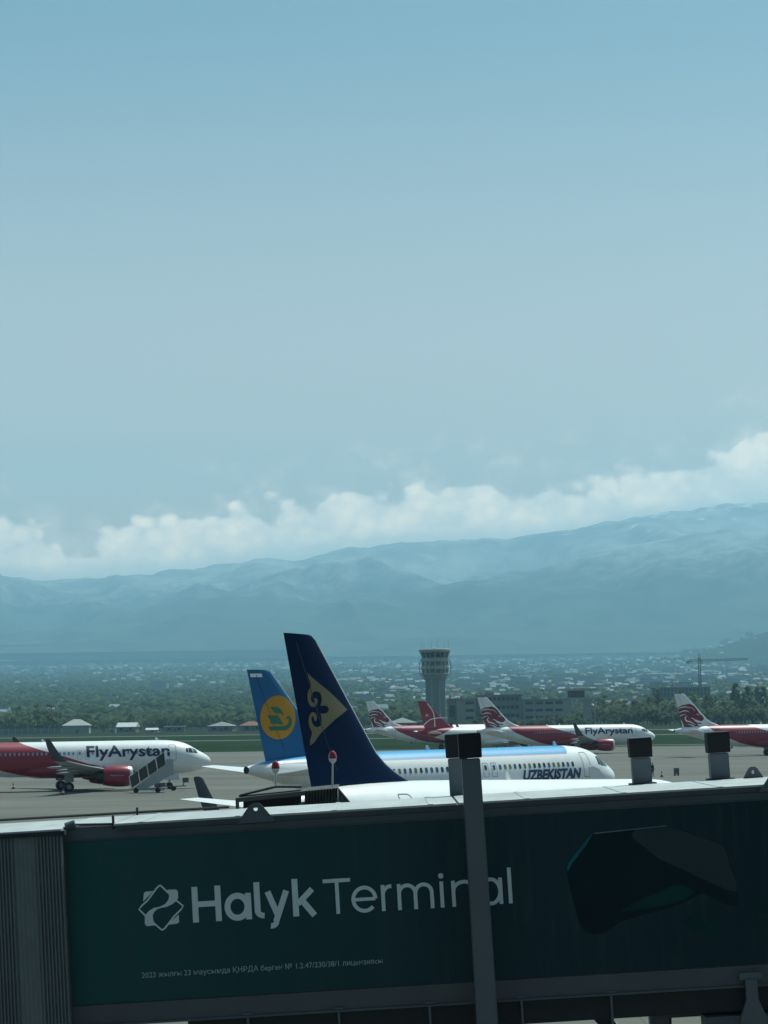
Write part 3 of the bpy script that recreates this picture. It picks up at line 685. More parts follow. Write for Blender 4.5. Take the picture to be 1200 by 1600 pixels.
def la(x0, x1, wd):
    r = (x1 - x0) / 2; arc((x0 + x1) / 2 - wd * .1, Z_(XH / 2), r - wd / 2, XH / 2 - wd / 2 + .012, 0, 360, wd, 36); ln(x1 - wd * .42, Z_(0), x1 - wd * .42, Z_(XH), wd)
la(X_(352.5), X_(392.5), W_)
ln(X_(402.5), Z_(.09), X_(402.5), Z_(.56), W_); arc(X_(402.5) + .105, Z_(.115), .105, .072, 180, 268, .086, 8)
ln(X_(419), Z_(XH), X_(433.5), Z_(.03), W_); ln(X_(448), Z_(XH), X_(430), Z_(-.06), W_); arc(X_(423.5), Z_(-.045), .075, .075, 255, 345, .084, 8)
ln(X_(461.5), Z_(0), X_(461.5), Z_(.575), W_); ln(X_(488), Z_(XH), X_(465), Z_(.19), .088); ln(X_(471), Z_(.25), X_(490), Z_(0), .094)
t_ = .058
ln(X_(505), Z_(.51), X_(547.5), Z_(.51), t_); ln(X_(526.5), Z_(0), X_(526.5), Z_(.50), t_)
arc(X_(568), Z_(.20), .172, .178, -42, -360, t_, 34); ln(X_(551), Z_(.20), X_(585), Z_(.20), .052)
ln(X_(597), Z_(0), X_(597), Z_(.40), t_); arc(X_(597) + .12, Z_(.24), .12, .135, 82, 180, t_, 10)
ln(X_(622), Z_(0), X_(622), Z_(.40), t_)
for cx in (634.5, 660): arc(X_(cx), Z_(.25), .125, .122, 0, 180, t_, 14); ln(X_(cx) + .125, Z_(0), X_(cx) + .125, Z_(.26), t_)
ln(X_(688), Z_(0), X_(688), Z_(.40), t_); arc(X_(688), Z_(.485), .02, .02, 0, 360, .045, 12)
ln(X_(706), Z_(0), X_(706), Z_(.40), t_); arc(X_(722.5), Z_(.235), .165, .14, 0, 180, t_, 14); ln(X_(739), Z_(0), X_(739), Z_(.24), t_)
la(X_(747.5), X_(781.5), t_)
ln(X_(793.5), Z_(0), X_(793.5), Z_(.55), t_)
mb = MB()
for k, (vs, fs) in enumerate(GL): mb.add([(a, -.0165 - .0009 * (k % 5), b) for a, b in vs], fs)
mb.build('lettering', M_print, ban)
ban_text('small_print', '2023 жылғы 23 маусымда ҚНРДА бepгeн № 1.2.47/230/38/1 лицeнзияcы', (222, 1529), (598, 1504), .085, M_print2, .0)
def q(px, py): return L(200 + px / 4, 1350 + py / 4)
wv = []; wf = []
def addp(pv, pf):
    o = len(wv); wv.extend(pv); wf.extend([tuple(i + o for i in f) for f in pf])
dia = [(200, 131), (222, 150), (300, 225), (346, 262), (330, 285), (290, 325), (232, 400), (215, 412), (198, 400), (112, 325), (70, 282), (85, 262), (125, 225), (180, 150), (200, 131), (222, 150)]
flat('logo_outline', *stroke([q(*p) for p in dia[:-1]], .026), M_print, ban, -.0195)
for P in ([(100, 180), (112, 172), (160, 168), (95, 235)], [(318, 315), (320, 362), (308, 372), (245, 380)],
          [(240, 166), (252, 160), (300, 158), (312, 170), (314, 212), (300, 232), (275, 252), (240, 268), (215, 272), (185, 280), (165, 298), (155, 320), (158, 345), (172, 383), (118, 388), (106, 375), (106, 322), (132, 292), (160, 274), (200, 266), (232, 250), (252, 225), (258, 200), (252, 182)]):
    addp(*poly_tris([[q(*p) for p in P]]))
flat('logo', wv, wf, M_print, ban, -.0175)
def r2(px, py): return L(860 + px / 3.53, 1260 + py / 3.53)
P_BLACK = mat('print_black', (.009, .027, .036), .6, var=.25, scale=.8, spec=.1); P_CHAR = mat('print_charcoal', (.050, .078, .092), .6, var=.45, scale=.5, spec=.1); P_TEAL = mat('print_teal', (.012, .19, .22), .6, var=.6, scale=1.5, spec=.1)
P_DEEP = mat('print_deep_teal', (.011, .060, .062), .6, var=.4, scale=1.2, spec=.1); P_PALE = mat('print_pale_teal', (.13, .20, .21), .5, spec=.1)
def closed(pts, k=4): return smooth_curve(pts + [pts[0]], k)[:-1]
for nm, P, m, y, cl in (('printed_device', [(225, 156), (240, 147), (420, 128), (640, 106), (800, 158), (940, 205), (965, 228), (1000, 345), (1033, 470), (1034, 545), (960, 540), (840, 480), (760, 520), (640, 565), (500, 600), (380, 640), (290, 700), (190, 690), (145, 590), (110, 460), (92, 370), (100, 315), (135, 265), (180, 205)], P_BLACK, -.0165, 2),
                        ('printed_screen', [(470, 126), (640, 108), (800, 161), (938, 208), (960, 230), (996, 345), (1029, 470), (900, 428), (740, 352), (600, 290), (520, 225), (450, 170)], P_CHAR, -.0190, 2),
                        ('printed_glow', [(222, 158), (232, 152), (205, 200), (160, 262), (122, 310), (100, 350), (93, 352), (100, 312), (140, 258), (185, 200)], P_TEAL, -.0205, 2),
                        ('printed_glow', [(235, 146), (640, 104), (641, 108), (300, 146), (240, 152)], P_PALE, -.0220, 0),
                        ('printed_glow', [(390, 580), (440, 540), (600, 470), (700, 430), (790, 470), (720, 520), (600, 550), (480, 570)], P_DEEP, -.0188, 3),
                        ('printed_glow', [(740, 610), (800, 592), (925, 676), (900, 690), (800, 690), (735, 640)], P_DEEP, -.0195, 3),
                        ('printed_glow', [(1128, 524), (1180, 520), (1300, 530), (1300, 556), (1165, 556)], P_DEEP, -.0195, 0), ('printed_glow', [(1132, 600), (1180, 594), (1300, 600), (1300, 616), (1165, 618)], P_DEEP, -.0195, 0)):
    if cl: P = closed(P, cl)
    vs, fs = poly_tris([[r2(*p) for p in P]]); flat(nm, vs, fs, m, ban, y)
# lower chassis
mb = MB(); mb.box(U0_, U1_, -.01, 3.0, -2.82, -2.52); mb.build('bottom_frame', M_jl, jb)
mb = MB(); mb.box(U0_, U1_, -.045, -.012, -2.845, -2.815); mb.build('ledge', M_jw, jb)
mb = MB(); mb.box(-3.2, U1_, .06, .35, -3.21, -2.85); mb.box(-3.2, U1_, 2.6, 2.9, -3.21, -2.85); mb.box(U0_, -3.95, .06, .35, -3.3, -2.85); mb.build('chassis_beam', M_jd, jb)
mb = MB()
for k in range(12): mb.box(-3.1 + k * 1.05, -3.02 + k * 1.05, .36, 2.59, -3.05, -2.86)
mb.build('cross_beam', M_jd, jb)
h0 = None
for px in (390, 530, 670, 812, 950):
    uu = (px - 600) / 100 - .17
    mb = MB(); mb.box(uu - .018, uu + .018, -.03, .0, -3.45, -2.80); mb.box(uu - .07, uu + .07, -.05, .0, -2.80, -2.775); mb.build('cable_hanger', M_post, jb)
mb = MB(); uu = 5.65 - .17
mb.loft([[(uu - .09, y, -2.72), (uu + .09, y, -2.72), (uu + .09, y, -3.02), (uu + .2, y, -3.3), (uu + .22, y, -3.7), (uu - .22, y, -3.7), (uu - .2, y, -3.3), (uu - .09, y, -3.02)] for y in (-.16, -.05)]); mb.box(uu - .17, uu + .17, -.12, -.012, -2.72, -2.62); mb.build('hinge_bracket', M_post, jb)
mb = MB(); mb.box(4.75, 8.5, -.1, .5, -3.9, -3.26); mb.box(4.0, 8.5, .55, .6, -3.32, -3.27); mb.build('cable_tray', M_jl, jb)
# outer corrugated tunnel at the left end
mb = MB(); prof = []; x = -12.0; random.seed(9)
while x < -4.97:
    wide = -5.75 < x < -5.4; p_ = .052 if not wide else .07
    prof += [(x, -.30), (x + p_ * .3, -.335 if not wide else -.312), (x + p_ * .62, -.335 if not wide else -.312), (x + p_ * .9, -.30)]; x += p_
rings = [[(a, b, z) for a, b in prof] for z in (-3.6, .115)]
mb.loft(rings, cap0=False, cap1=False, closed=False); mb.build('corrugated_side', M_corr, jb)
mb = MB(); mb.box(-12, -4.972, -.29, 3.3, -3.6, .11); mb.build('outer_tunnel', M_jw, jb)
mb = MB(); mb.box(-12, -4.90, -.40, 3.34, .118, .185); mb.build('gutter', M_jd, jb)
mb = MB(); mb.box(-12, -4.95, -.38, 3.3, .187, .215); mb.build('roof', M_roof, jb)
mb = MB(); mb.tube((-12, 3.1, .30), (-2.6, 3.1, .27), .022, n=6); mb.tube((-4.93, -.02, .26), (-4.2, -.02, .23), .018, n=6); mb.build('conduit', M_jd, jb)
mb = MB(); mb.tube((-4.93, -.02, .23), (-4.78, -.02, .27), .06, n=10); mb.build('junction_box', M_jw, jb)
for uu, yy in ((-4.19, 0), (-4.14, 3.0), (-5.98, -.3)): mb = MB(); mb.box(uu - .018, uu + .018, yy - .02, yy + .02, .15, .36); mb.build('cable_clip', M_jd, jb)
def lug(uu, yy, sc=1.0):
    pts = [(-.30, .12), (.30, .12), (.10, .385), (.05, .42), (-.05, .42), (-.10, .385)]; hole = [(.035 * math.cos(-2 * math.pi * i / 8), .33 + .035 * math.sin(-2 * math.pi * i / 8)) for i in range(8)]
    vs, fs = poly_tris([pts, hole]); mb = MB(); n = len(vs)
    mb.add([(uu + a * sc, yy, b) for a, b in vs] + [(uu + a * sc, yy + .03, b) for a, b in vs], [tuple(f) for f in fs] + [tuple(i + n for i in f[::-1]) for f in fs] + [(i, (i + 1) % 6, n + (i + 1) % 6, n + i) for i in range(6)]); return mb.build('lifting_lug', M_jw, jb)
lug(-1.97, -.10); lug(6.12, -.10); lug(6.27 - .05, 2.9, .8)
def column(uu, yy, wt, wb, zt, zb, zcap, nm='lift_column'):
    mb = MB(); mb.loft([[(uu + i * wd / 2, yy + j * .15, z) for i, j in ((-1, -1), (1, -1), (1, 1), (-1, 1))] for wd, z in ((wb, zb), (wt, zcap - .01))])
    c = mb.build(nm, M_post, jb)
    bm = bmesh.new(); bm.from_mesh(c.data); bmesh.ops.bevel(bm, geom=[e for e in bm.edges], offset=.012, segments=2, affect='EDGES'); bm.to_mesh(c.data); bm.free()
    mb = MB(); k = .03
    mb.loft([[(uu + i * (wt / 2 + e), yy + j * (.15 + e), z) for i, j in ((-1, -1), (1, -1), (1, 1), (-1, 1))] for e, z in ((k - .01, zcap), (k, zcap + .02), (k + .004, zt - .03), (k - .004, zt))]); mb.build('cap', M_cap, c)
    mb = MB(); mb.box(uu - wt / 2 - k, uu + wt / 2 + k, yy - .15 - k, yy + .15 + k, zt + .002, zt + .014); mb.build('lid', M_post, c)
    return c
column(1.385, -.42, .285, .345, 1.29, -5.6, .92)
column(1.30, 3.35, .33, .33, 1.25, -5.6, .86)
column(4.40, 3.35, .315, .315, 1.00, -5.8, .68)
column(5.72, 3.35, .315, .315, 1.02, -5.8, .68)
for uu in (4.40, 5.72): mb = MB(); mb.box(uu - .22, uu + .22, 3.1, 3.5, .20, .25); mb.build('foot_plate', M_jd, jb)
mb = MB(); mb.box(1.0, 1.8, -1.0, 4.0, -6.25, -5.6); mb.build('bogie_beam', M_jl, jb)
for yy in (-.75, 3.75): mb = MB(); mb.lathe([(.3, -.25), (.55, -.22), (.55, .22), (.3, .25)], 20, 'y', (1.4, yy, -6.42)); mb.build('wheel', M_black, jb, smooth=True)
# service stairs below the bridge
st = empty('service_stairs', label='steel service stairs under the right part of the bridge with ground showing through', cat='stairs')
Ys = 41.0
def sp_(px, py, Y=Ys): return at(px, py, Y)
for dy in (0, .9):
    a = sp_(925, 1575, Ys + dy); b = a + Vector((3.4, 0, -3.6)); mb = MB(); mb.bar(a, b, .06, .24); mb.build('stringer', M_jd, st)
    mb = MB(); mb.bar(a + Vector((.55, 0, .42)), b + Vector((.55, 0, .42)), .05, .05)
    for k in range(5): p = a + (b - a) * (k / 4); mb.bar(p + Vector((.02, 0, 0)), p + Vector((.5, 0, .42)), .03, .03)
    mb.build('handrail', M_steel, st)
a = sp_(925, 1575, Ys)
for k in range(14):
    p = a + Vector((3.4, 0, -3.6)) * ((k + .5) / 14); mb = MB(); mb.box(p.x - .12, p.x + .14, p.y + .04, p.y + .86, p.z - .02, p.z + .02); mb.build('tread', M_steel, st)
sc_ = at(1036, 1575, 40); mb = MB(); mb.box(sc_.x - .13, sc_.x + .13, 39.9, 40.2, .1, sc_.z + .25); mb.box(sc_.x - .35, sc_.x + .35, 39.7, 40.4, 0.02, .1)
tag(mb.build('support_column', M_jd), 'dark square support column under the bridge beside the service stairs', 'column')

# ================================================================== second bridge cab behind
cabb = empty('boarding_cab', label='dark open sided cab of another boarding bridge behind the roof, with red beacons', cat='boarding bridge')
YC = 60.0; K = YC / F_PX
def cc(px, py, dy=0): p = at(px, py, YC); return Vector((p.x, p.y + dy, p.z))
mb = MB()
mb.loft([[cc(368, 1247, d), cc(476, 1236, d), cc(476, 1243, d), cc(368, 1254, d)] for d in (0, 2.2)]); mb.build('roof_frame', mat('cab_grey', (.10, .105, .10), .6, var=.3), cabb)
mb = MB()
for x0, x1 in ((368, 373), (468, 476)): mb.loft([[cc(x0, 1254, d), cc(x1, 1253, d), cc(x1 + 4, 1330, d), cc(x0 + 4, 1330, d)] for d in (0, .12)])
mb.loft([[cc(380, 1272, d), cc(474, 1262, d), cc(474, 1266, d), cc(380, 1277, d)] for d in (.3, .5)]); mb.build('frame', MATS['cab_grey'], cabb)
mb = MB(); mb.loft([[cc(374, 1255, d), cc(467, 1245, d), cc(467, 1330, d), cc(374, 1330, d)] for d in (1.6, 1.7)]); mb.build('back_wall', M_jd, cabb)
mb = MB(); mb.loft([[cc(372, 1246, .4), cc(372, 1246, 1.8), cc(372, 1243, 1.8), cc(372, 1243, .4)], [cc(430, 1232, .4), cc(430, 1232, 1.8), cc(430, 1229, 1.8), cc(430, 1229, .4)], [cc(470, 1232, .4), cc(470, 1232, 1.8), cc(470, 1229, 1.8), cc(470, 1229, .4)]]); mb.build('roof_duct', M_jd, cabb)
# folded weather canopy
mb = MB(); top = []; n = 22
for i in range(n + 1):
    px = 476 + (528 - 476) * i / n; z = 1236 - (i / n) * 5; d0 = 0; d = .10 * (1 if i % 2 else 0)
    top.append((px, z, d))
rings = [[cc(px, z, d - .05) for px, z, d in top], [cc(px, 1330, d + .02) for px, z, d in top]]
mb.loft(rings, cap0=False, cap1=False, closed=False); mb.loft([[cc(px, z, 0) for px, z, d in top], [cc(px, z - 2, 2.0) for px, z, d in top]], cap0=False, cap1=False, closed=False)
mb.loft([[cc(528, 1231, .1), cc(528, 1330, .1), cc(553, 1330, .1), cc(552, 1260, .1)], [cc(528, 1231, .5), cc(528, 1330, .5), cc(553, 1330, .5), cc(552, 1260, .5)]])
mb.build('weather_canopy', mat('canopy_fabric', (.09, .095, .09), .85, var=.45, scale=4), cabb)
c0 = cc(430, 1330, 1.0); mb = MB(); mb.box(c0.x - .9, c0.x + 1.6, 60.0, 62.2, c0.z - .12, c0.z); mb.tube((c0.x, 61, .02), (c0.x, 61, c0.z - .1), .28, n=14); mb.box(c0.x - .8, c0.x + .8, 60.2, 61.8, .02, .2); mb.build('support_leg', M_jl, cabb)
for px, yt, yb in ((428, 1190, 1232), (518.5, 1174, 1232)):
    a = cc(px, yb, .8); b = cc(px, yt, .8); hgt = 20 * K; mb = MB(); mb.tube(a, b - Vector((0, 0, hgt)), .022, n=8); pole = mb.build('pole', M_steel, cabb)
    mb = MB(); mb.lathe([(.03, -hgt), (.09, -hgt * .8), (.105, -hgt * .6)], 14, 'z', b); mb.build('lamp_base', M_white, pole, smooth=True)
    mb = MB(); mb.lathe([(.105, -hgt * .6), (.11, -hgt * .45), (.085, -hgt * .15), (.03, 0)], 14, 'z', b); mb.build('lamp', mat('red_glass', (.33, .012, .03), .25), pole, smooth=True)

# ================================================================== apron equipment
def wheel(parent, x, y, r, wd, m=None):
    mb = MB(); mb.lathe([(r * .45, -wd / 2), (r * .9, -wd / 2), (r, -wd * .3), (r, wd * .3), (r * .9, wd / 2), (r * .45, wd / 2)], 16, 'y', (x, y, r)); return mb.build('wheel', M_black, parent, smooth=True)
# passenger stairs beside the left airliner
ps = empty('passenger_stairs', label='white mobile passenger stairs with dark side panels beside the left airliner nose', cat='boarding stairs')
Yp = 266.0; xs0 = at(204, 1235, Yp).x; ps.location = (xs0, Yp, 0.02); ps.rotation_euler = (0, 0, R(4)); ps.scale = (.92, 1, .9)
mb = MB(); mb.loft([[(0, y, .35), (4.1, y, 3.35), (5.3, y, 3.35), (5.3, y, 2.3), (3.1, y, 1.05), (1.4, y, .35)] for y in (-.75, -.69)]); mb.loft([[(0, y, .35), (4.1, y, 3.35), (5.3, y, 3.35), (5.3, y, 2.3), (3.1, y, 1.05), (1.4, y, .35)] for y in (.69, .75)]); mb.box(.0, 4.3, -.8, .8, .32, .62); mb.build('chassis', mat('stairs_grey', (.42, .44, .44), .5, var=.15), ps)
for k in range(4):
    t0, t1 = k / 4 + .02, (k + 1) / 4 - .02
    for y in (-.78, .78):
        mb = MB(); mb.loft([[(4.35 * t0 + .1, yy, .45 + 3.1 * t0 + .1), (4.35 * t1 + .1, yy, .45 + 3.1 * t1 + .1), (4.35 * t1 - .15, yy, .45 + 3.1 * t1 + 1.55), (4.35 * t0 - .15, yy, .45 + 3.1 * t0 + 1.55)] for yy in (y - .012, y + .012)]); mb.build('side_panel', M_glass, ps)
mb = MB()
for y in (-.8, .8):
    mb.bar((-.2, y, .5 + 1.6), (4.2, y, 3.55 + 1.6), .05, .05); mb.bar((4.2, y, 5.15), (5.3, y, 5.15), .05, .05); mb.bar((5.3, y, 3.35), (5.3, y, 5.15), .05, .05)
    for k in range(5): mb.bar((4.35 * k / 4 + .1, y, .45 + 3.1 * k / 4), (4.35 * k / 4 - .15, y, .45 + 3.1 * k / 4 + 1.62), .05, .05)
mb.build('handrail', M_white, ps)
mb = MB()
for k in range(14): mb.box(.2 + k * .29, .2 + k * .29 + .29, -.68, .68, .45 + k * .215, .45 + k * .215 + .04)
mb.box(4.2, 5.4, -.7, .7, 3.30, 3.36); mb.build('steps', M_greyd, ps)
mb = MB(); mb.box(3.9, 5.35, -.72, -.66, 2.2, 4.2); mb.build('platform_screen', MATS['stairs_grey'], ps)
mb = MB(); mb.tube((3.4, 0, 1.1), (4.7, 0, 3.2), .09); mb.tube((3.2, .4, .6), (4.6, .4, .6), .07); mb.build('lift_ram', M_gear, ps)
for x, y in ((.7, -.7), (.7, .7), (3.4, -.7), (3.4, .7)): wheel(ps, x, y, .33, .24)
# tow bar and dolly
tb = empty('tow_bar', loc=(at(246, 1235, 272).x, 272, .02), label='dark wheeled tow bar standing at the nose wheel of the left airliner', cat='tow bar')
mb = MB(); mb.bar((0, 0, .45), (3.4, -.3, .55), .12, .12); mb.bar((3.0, -.3, .5), (3.35, -.3, 1.55), .1, .1); mb.box(3.0, 3.7, -.6, .0, .95, 1.5); mb.build('bar', M_greyd, tb)
mb = MB(); mb.box(-.3, 1.0, -.6, .6, .3, .95); mb.build('head', M_greyd, tb)
for x, y in ((.2, -.6), (.2, .6), (1.9, -.5), (1.9, .3)): wheel(tb, x, y, .3, .2)
# small things standing on the apron
M_cone = mat('cone_orange', (.30, .06, .03), .6)
cone = None
for px, Y, lab in ((21, 287, 'traffic cone standing on the apron left of the main wheels of the left airliner'), (98.5, 262, 'traffic cone close to the main wheels of the left airliner'), (1034, 300, 'traffic cone on the apron between the person and the small equipment box')):
    if cone is None:
        cone = empty('traffic_cone', cat='cone', group='cones on the apron'); mb = MB(); mb.lathe([(.20, .04), (.05, .72), (.02, .75)], 14, 'z'); mb.build('cone_body', M_cone, cone, smooth=True)
        mb = MB(); mb.box(-.25, .25, -.25, .25, 0, .04); mb.build('cone_base', M_black, cone); mb = MB(); mb.lathe([(.157, .26), (.115, .45)], 14, 'z', cap0=False, cap1=False); mb.build('reflective_band', M_white, cone); c = cone
    else: c = copy_tree(cone)
    c['label'] = lab; c.location = (gx(px, Y), Y, .022)
eb = empty('equipment_box', loc=(gx(1057, 305), 305, .022), label='small dark wheeled equipment box alone on the apron between two bridge posts', cat='cart')
mb = MB(); mb.box(-.33, .33, -.3, .3, .22, .95); mb.box(-.36, .36, -.33, .33, .95, 1.0); mb.build('cabinet', M_greyd, eb); mb = MB(); mb.bar((-.3, -.28, 1.0), (-.1, -.28, 1.22), .03, .03); mb.bar((.3, -.28, 1.0), (.1, -.28, 1.22), .03, .03); mb.bar((-.1, -.28, 1.22), (.1, -.28, 1.22), .03, .03); mb.build('handle', M_steel, eb)
for x in (-.22, .22):
    for y in (-.25, .25): wheel(eb, x, y, .11, .08)
# person: one skinned body, clothes as children
def person(loc, rz, label):
    J = {'hip': ((0, 0, .95), .15), 'waist': ((0, 0, 1.08), .135), 'chest': ((0, .01, 1.32), .165), 'neckb': ((0, 0, 1.47), .075), 'neck': ((0, -.01, 1.54), .055), 'jaw': ((0, -.03, 1.60), .075), 'head': ((0, -.015, 1.68), .098), 'crown': ((0, 0, 1.75), .07),
         'lh': ((.10, 0, .90), .10), 'lk': ((.12, -.02, .50), .062), 'la': ((.13, .02, .10), .042), 'lt': ((.14, -.14, .04), .035), 'rh': ((-.10, 0, .90), .10), 'rk': ((-.13, -.02, .50), .062), 'ra': ((-.15, .03, .10), .042), 'rt': ((-.16, -.13, .04), .035),
         'ls': ((.19, .01, 1.43), .062), 'le': ((.25, .03, 1.14), .046), 'lw': ((.25, -.06, .90), .032), 'lp': ((.25, -.08, .82), .034), 'rs': ((-.19, .01, 1.43), .062), 're': ((-.25, .03, 1.14), .046), 'rw': ((-.24, -.07, .90), .032), 'rp': ((-.24, -.09, .82), .034)}
    E = [('hip', 'waist'), ('waist', 'chest'), ('chest', 'neckb'), ('neckb', 'neck'), ('neck', 'jaw'), ('jaw', 'head'), ('head', 'crown'), ('hip', 'lh'), ('lh', 'lk'), ('lk', 'la'), ('la', 'lt'), ('hip', 'rh'), ('rh', 'rk'), ('rk', 'ra'), ('ra', 'rt'), ('chest', 'ls'), ('ls', 'le'), ('le', 'lw'), ('lw', 'lp'), ('chest', 'rs'), ('rs', 're'), ('re', 'rw'), ('rw', 'rp')]
    for s, p in ((1, 'lp'), (-1, 'rp')):
        for k in range(4):
            nm = f'{p}f{k}'; x = s * (.25 - .005) ; b = Vector(J[p][0]); J[nm] = ((b.x + s * .004, b.y - .03 + k * .02, b.z - .085 + abs(k - 1.5) * .008), .009); E.append((p, nm))
        b = Vector(J[p][0]); J[p + 't'] = ((b.x - s * .02, b.y - .05, b.z - .03), .010); E.append((p, p + 't'))
    root = empty('person', loc, rz, label, 'person')
    names = list(J)
    def skinned(nm, keep, grow, m):
        ks = [n for n in names if n in keep]; me = bpy.data.meshes.new(nm); me.from_pydata([J[n][0] for n in ks], [(ks.index(a), ks.index(b)) for a, b in E if a in keep and b in keep], [])
        o = bpy.data.objects.new(nm, me); COL.objects.link(o); o.parent = root; md = o.modifiers.new('skin', 'SKIN'); me.materials.append(m)
        if not me.skin_vertices: me.attributes
        sv = me.skin_vertices[0].data if me.skin_vertices else None
        return o, ks, sv
    def with_skin(nm, keep, grow, m, rootj):
        ks = [n for n in names if n in keep]; bm = bmesh.new(); lay = bm.verts.layers.skin.verify(); bv = {}
        for n in ks:
            v_ = bm.verts.new(J[n][0]); r_ = J[n][1] + grow; v_[lay].radius = (r_, r_ * (.72 if n in ('hip', 'waist', 'chest') else 1)); v_[lay].use_root = (n == rootj); bv[n] = v_
        for a, b in E:
            if a in keep and b in keep: bm.edges.new((bv[a], bv[b]))
        me = bpy.data.meshes.new(nm); bm.to_mesh(me); bm.free(); me.materials.append(m)
        o = bpy.data.objects.new(nm, me); COL.objects.link(o); o.parent = root; md = o.modifiers.new('skin', 'SKIN'); md.use_smooth_shade = True; o.modifiers.new('subdivision', 'SUBSURF').levels = 1; o.modifiers['subdivision'].render_levels = 1; return o
    with_skin('body', set(names), 0, mat('skin', (.38, .21, .14), .6), 'hip')
    with_skin('trousers', {'hip', 'lh', 'lk', 'la', 'rh', 'rk', 'ra'}, .014, mat('dark_cloth', (.012, .014, .02), .9), 'hip')
    with_skin('jacket', {'hip', 'waist', 'chest', 'neckb', 'ls', 'le', 'lw', 'rs', 're', 'rw'}, .018, mat('dark_jacket', (.014, .02, .03), .85), 'hip')
    mb = MB(); mb.lathe([(.104, .0), (.108, .05), (.09, .1), (.04, .125)], 14, 'z', (0, 0, 1.67)); mb.build('hair', mat('dark_hair', (.012, .009, .007), .7), root, smooth=True)
    for s in (-1, 1):
        mb = MB(); mb.loft([[(s * .14 + a * .05, b, z) for a, b in ((-1, .06), (1, .06), (1, -.16), (-1, -.16))] for z in (0.0, .07)]); mb.build('shoe', M_black, root)
    return root
person((gx(1019.5, 303), 303, .022), R(35), 'person in dark clothes standing on the apron beside a bridge post')

# ================================================================== trees
def tree_mat(nm, a, b_):
    m = bpy.data.materials.new(nm); m.use_nodes = True; t = NT(m.node_tree); b = m.node_tree.nodes['Principled BSDF']
    oi = t.node('ShaderNodeObjectInfo'); g = t.node('ShaderNodeNewGeometry'); nz = t.noise(g.outputs['Position'], .35, 3, .6)
    c = t.mix(oi.outputs['Random'], a, b_); t.link(t.mix(1.0, c, t.ramp(nz, [(.3, .62), (.7, 1.25)]), 'MULTIPLY'), b.inputs['Base Color'])
    b.inputs['Roughness'].default_value = .9; b.inputs['Specular IOR Level'].default_value = .1
    tr = t.node('ShaderNodeBsdfTranslucent'); mx = t.node('ShaderNodeMixShader'); mx.inputs[0].default_value = .5; t.link(b.inputs['Base Color'].links[0].from_socket, tr.inputs[0]); t.link(b.outputs[0], mx.inputs[1]); t.link(tr.outputs[0], mx.inputs[2]); t.link(mx.outputs[0], m.node_tree.nodes['Material Output'].inputs[0])
    return m
M_leaf = tree_mat('foliage', (.13, .175, .10), (.20, .245, .14)); M_bark = mat('bark', (.09, .07, .05), .9)
M_leaf2 = tree_mat('pale_foliage', (.13, .17, .09), (.17, .19, .11))
def crown_verts(rng, H, Wd, shape, n=620, leaf=.55):
    """leaf-sized quads in clumps through an uneven crown"""
    V = []; Fc = []; clumps = []
    for _ in range(26):
        a = rng.uniform(0, 6.28); h = rng.uniform(.0, 1); rad = (math.sin(math.pi * (h * .86 + .1)) ** .7 if shape == 'round' else (1 - h) ** .45 * min(1, .45 + h * 4)) * Wd / 2
        rr = rad * math.sqrt(rng.uniform(.1, 1)); clumps.append((rr * math.cos(a), rr * math.sin(a), H * (.22 + .74 * h), rng.uniform(.11, .2) * Wd))
    for k in range(n):
        c = clumps[rng.randrange(len(clumps))]; d = Vector((rng.gauss(0, 1), rng.gauss(0, 1), rng.gauss(0, .8))).normalized() * c[3] * rng.uniform(.5, 1.1)
        p = Vector(c[:3]) + d; nrm = (d.normalized() + Vector((rng.gauss(0, .5), rng.gauss(0, .5), rng.gauss(0, .5)))).normalized()
        x = nrm.orthogonal().normalized(); y = nrm.cross(x); L_ = leaf * rng.uniform(.6, 1.3); o = len(V)
        V += [p + x * L_, p + y * L_ * .8, p - x * L_, p - y * L_ * .8]; Fc.append((o, o + 1, o + 2, o + 3))
    return V, Fc
TPL = []
rng = random.Random(21)
for k, (H, Wd, shape, lf) in enumerate(((10, 8.5, 'round', M_leaf), (12, 8, 'round', M_leaf), (8, 8, 'round', M_leaf2), (15, 6, 'tall', M_leaf), (18, 5.5, 'tall', M_leaf), (9, 10, 'round', M_leaf))):
    r_ = empty('tree', cat='tree'); V, Fc = crown_verts(rng, H, Wd, shape); mb = MB(); mb.add(V, Fc)
    me = bpy.data.meshes.new('crown'); me.from_pydata([tuple(v) for v in V], [], Fc); me.materials.append(lf); o = bpy.data.objects.new('crown', me); COL.objects.link(o); o.parent = r_
    mb = MB(); mb.tube((0, 0, -.3), (.1, 0, H * .35), .24, .15, 7); mb.tube((.1, 0, H * .35), (.1, .2, H * .75), .15, .05, 6)
    for j in range(5): a = j * 1.3; mb.tube((.1, 0, H * (.3 + .07 * j)), (Wd * .3 * math.cos(a), Wd * .3 * math.sin(a), H * (.5 + .07 * j)), .08, .03, 5)
    mb.build('trunk', M_bark, r_); TPL.append(r_)
TUSED = [False] * 6
def plant(px, Y, k, sc, label, group):
    if not TUSED[k]: TUSED[k] = True; t = TPL[k]
    else: t = copy_tree(TPL[k])
    x = gx(px, Y); t.location = (x, Y, terrain(x, Y) - .02); t.scale = (sc * rng.uniform(.9, 1.15), sc * rng.uniform(.9, 1.15), sc); t.rotation_euler = (0, 0, rng.uniform(0, 6.28)); t['label'] = label; t['group'] = group
GR = 'tall trees of the belt behind the parked airliners on the right'
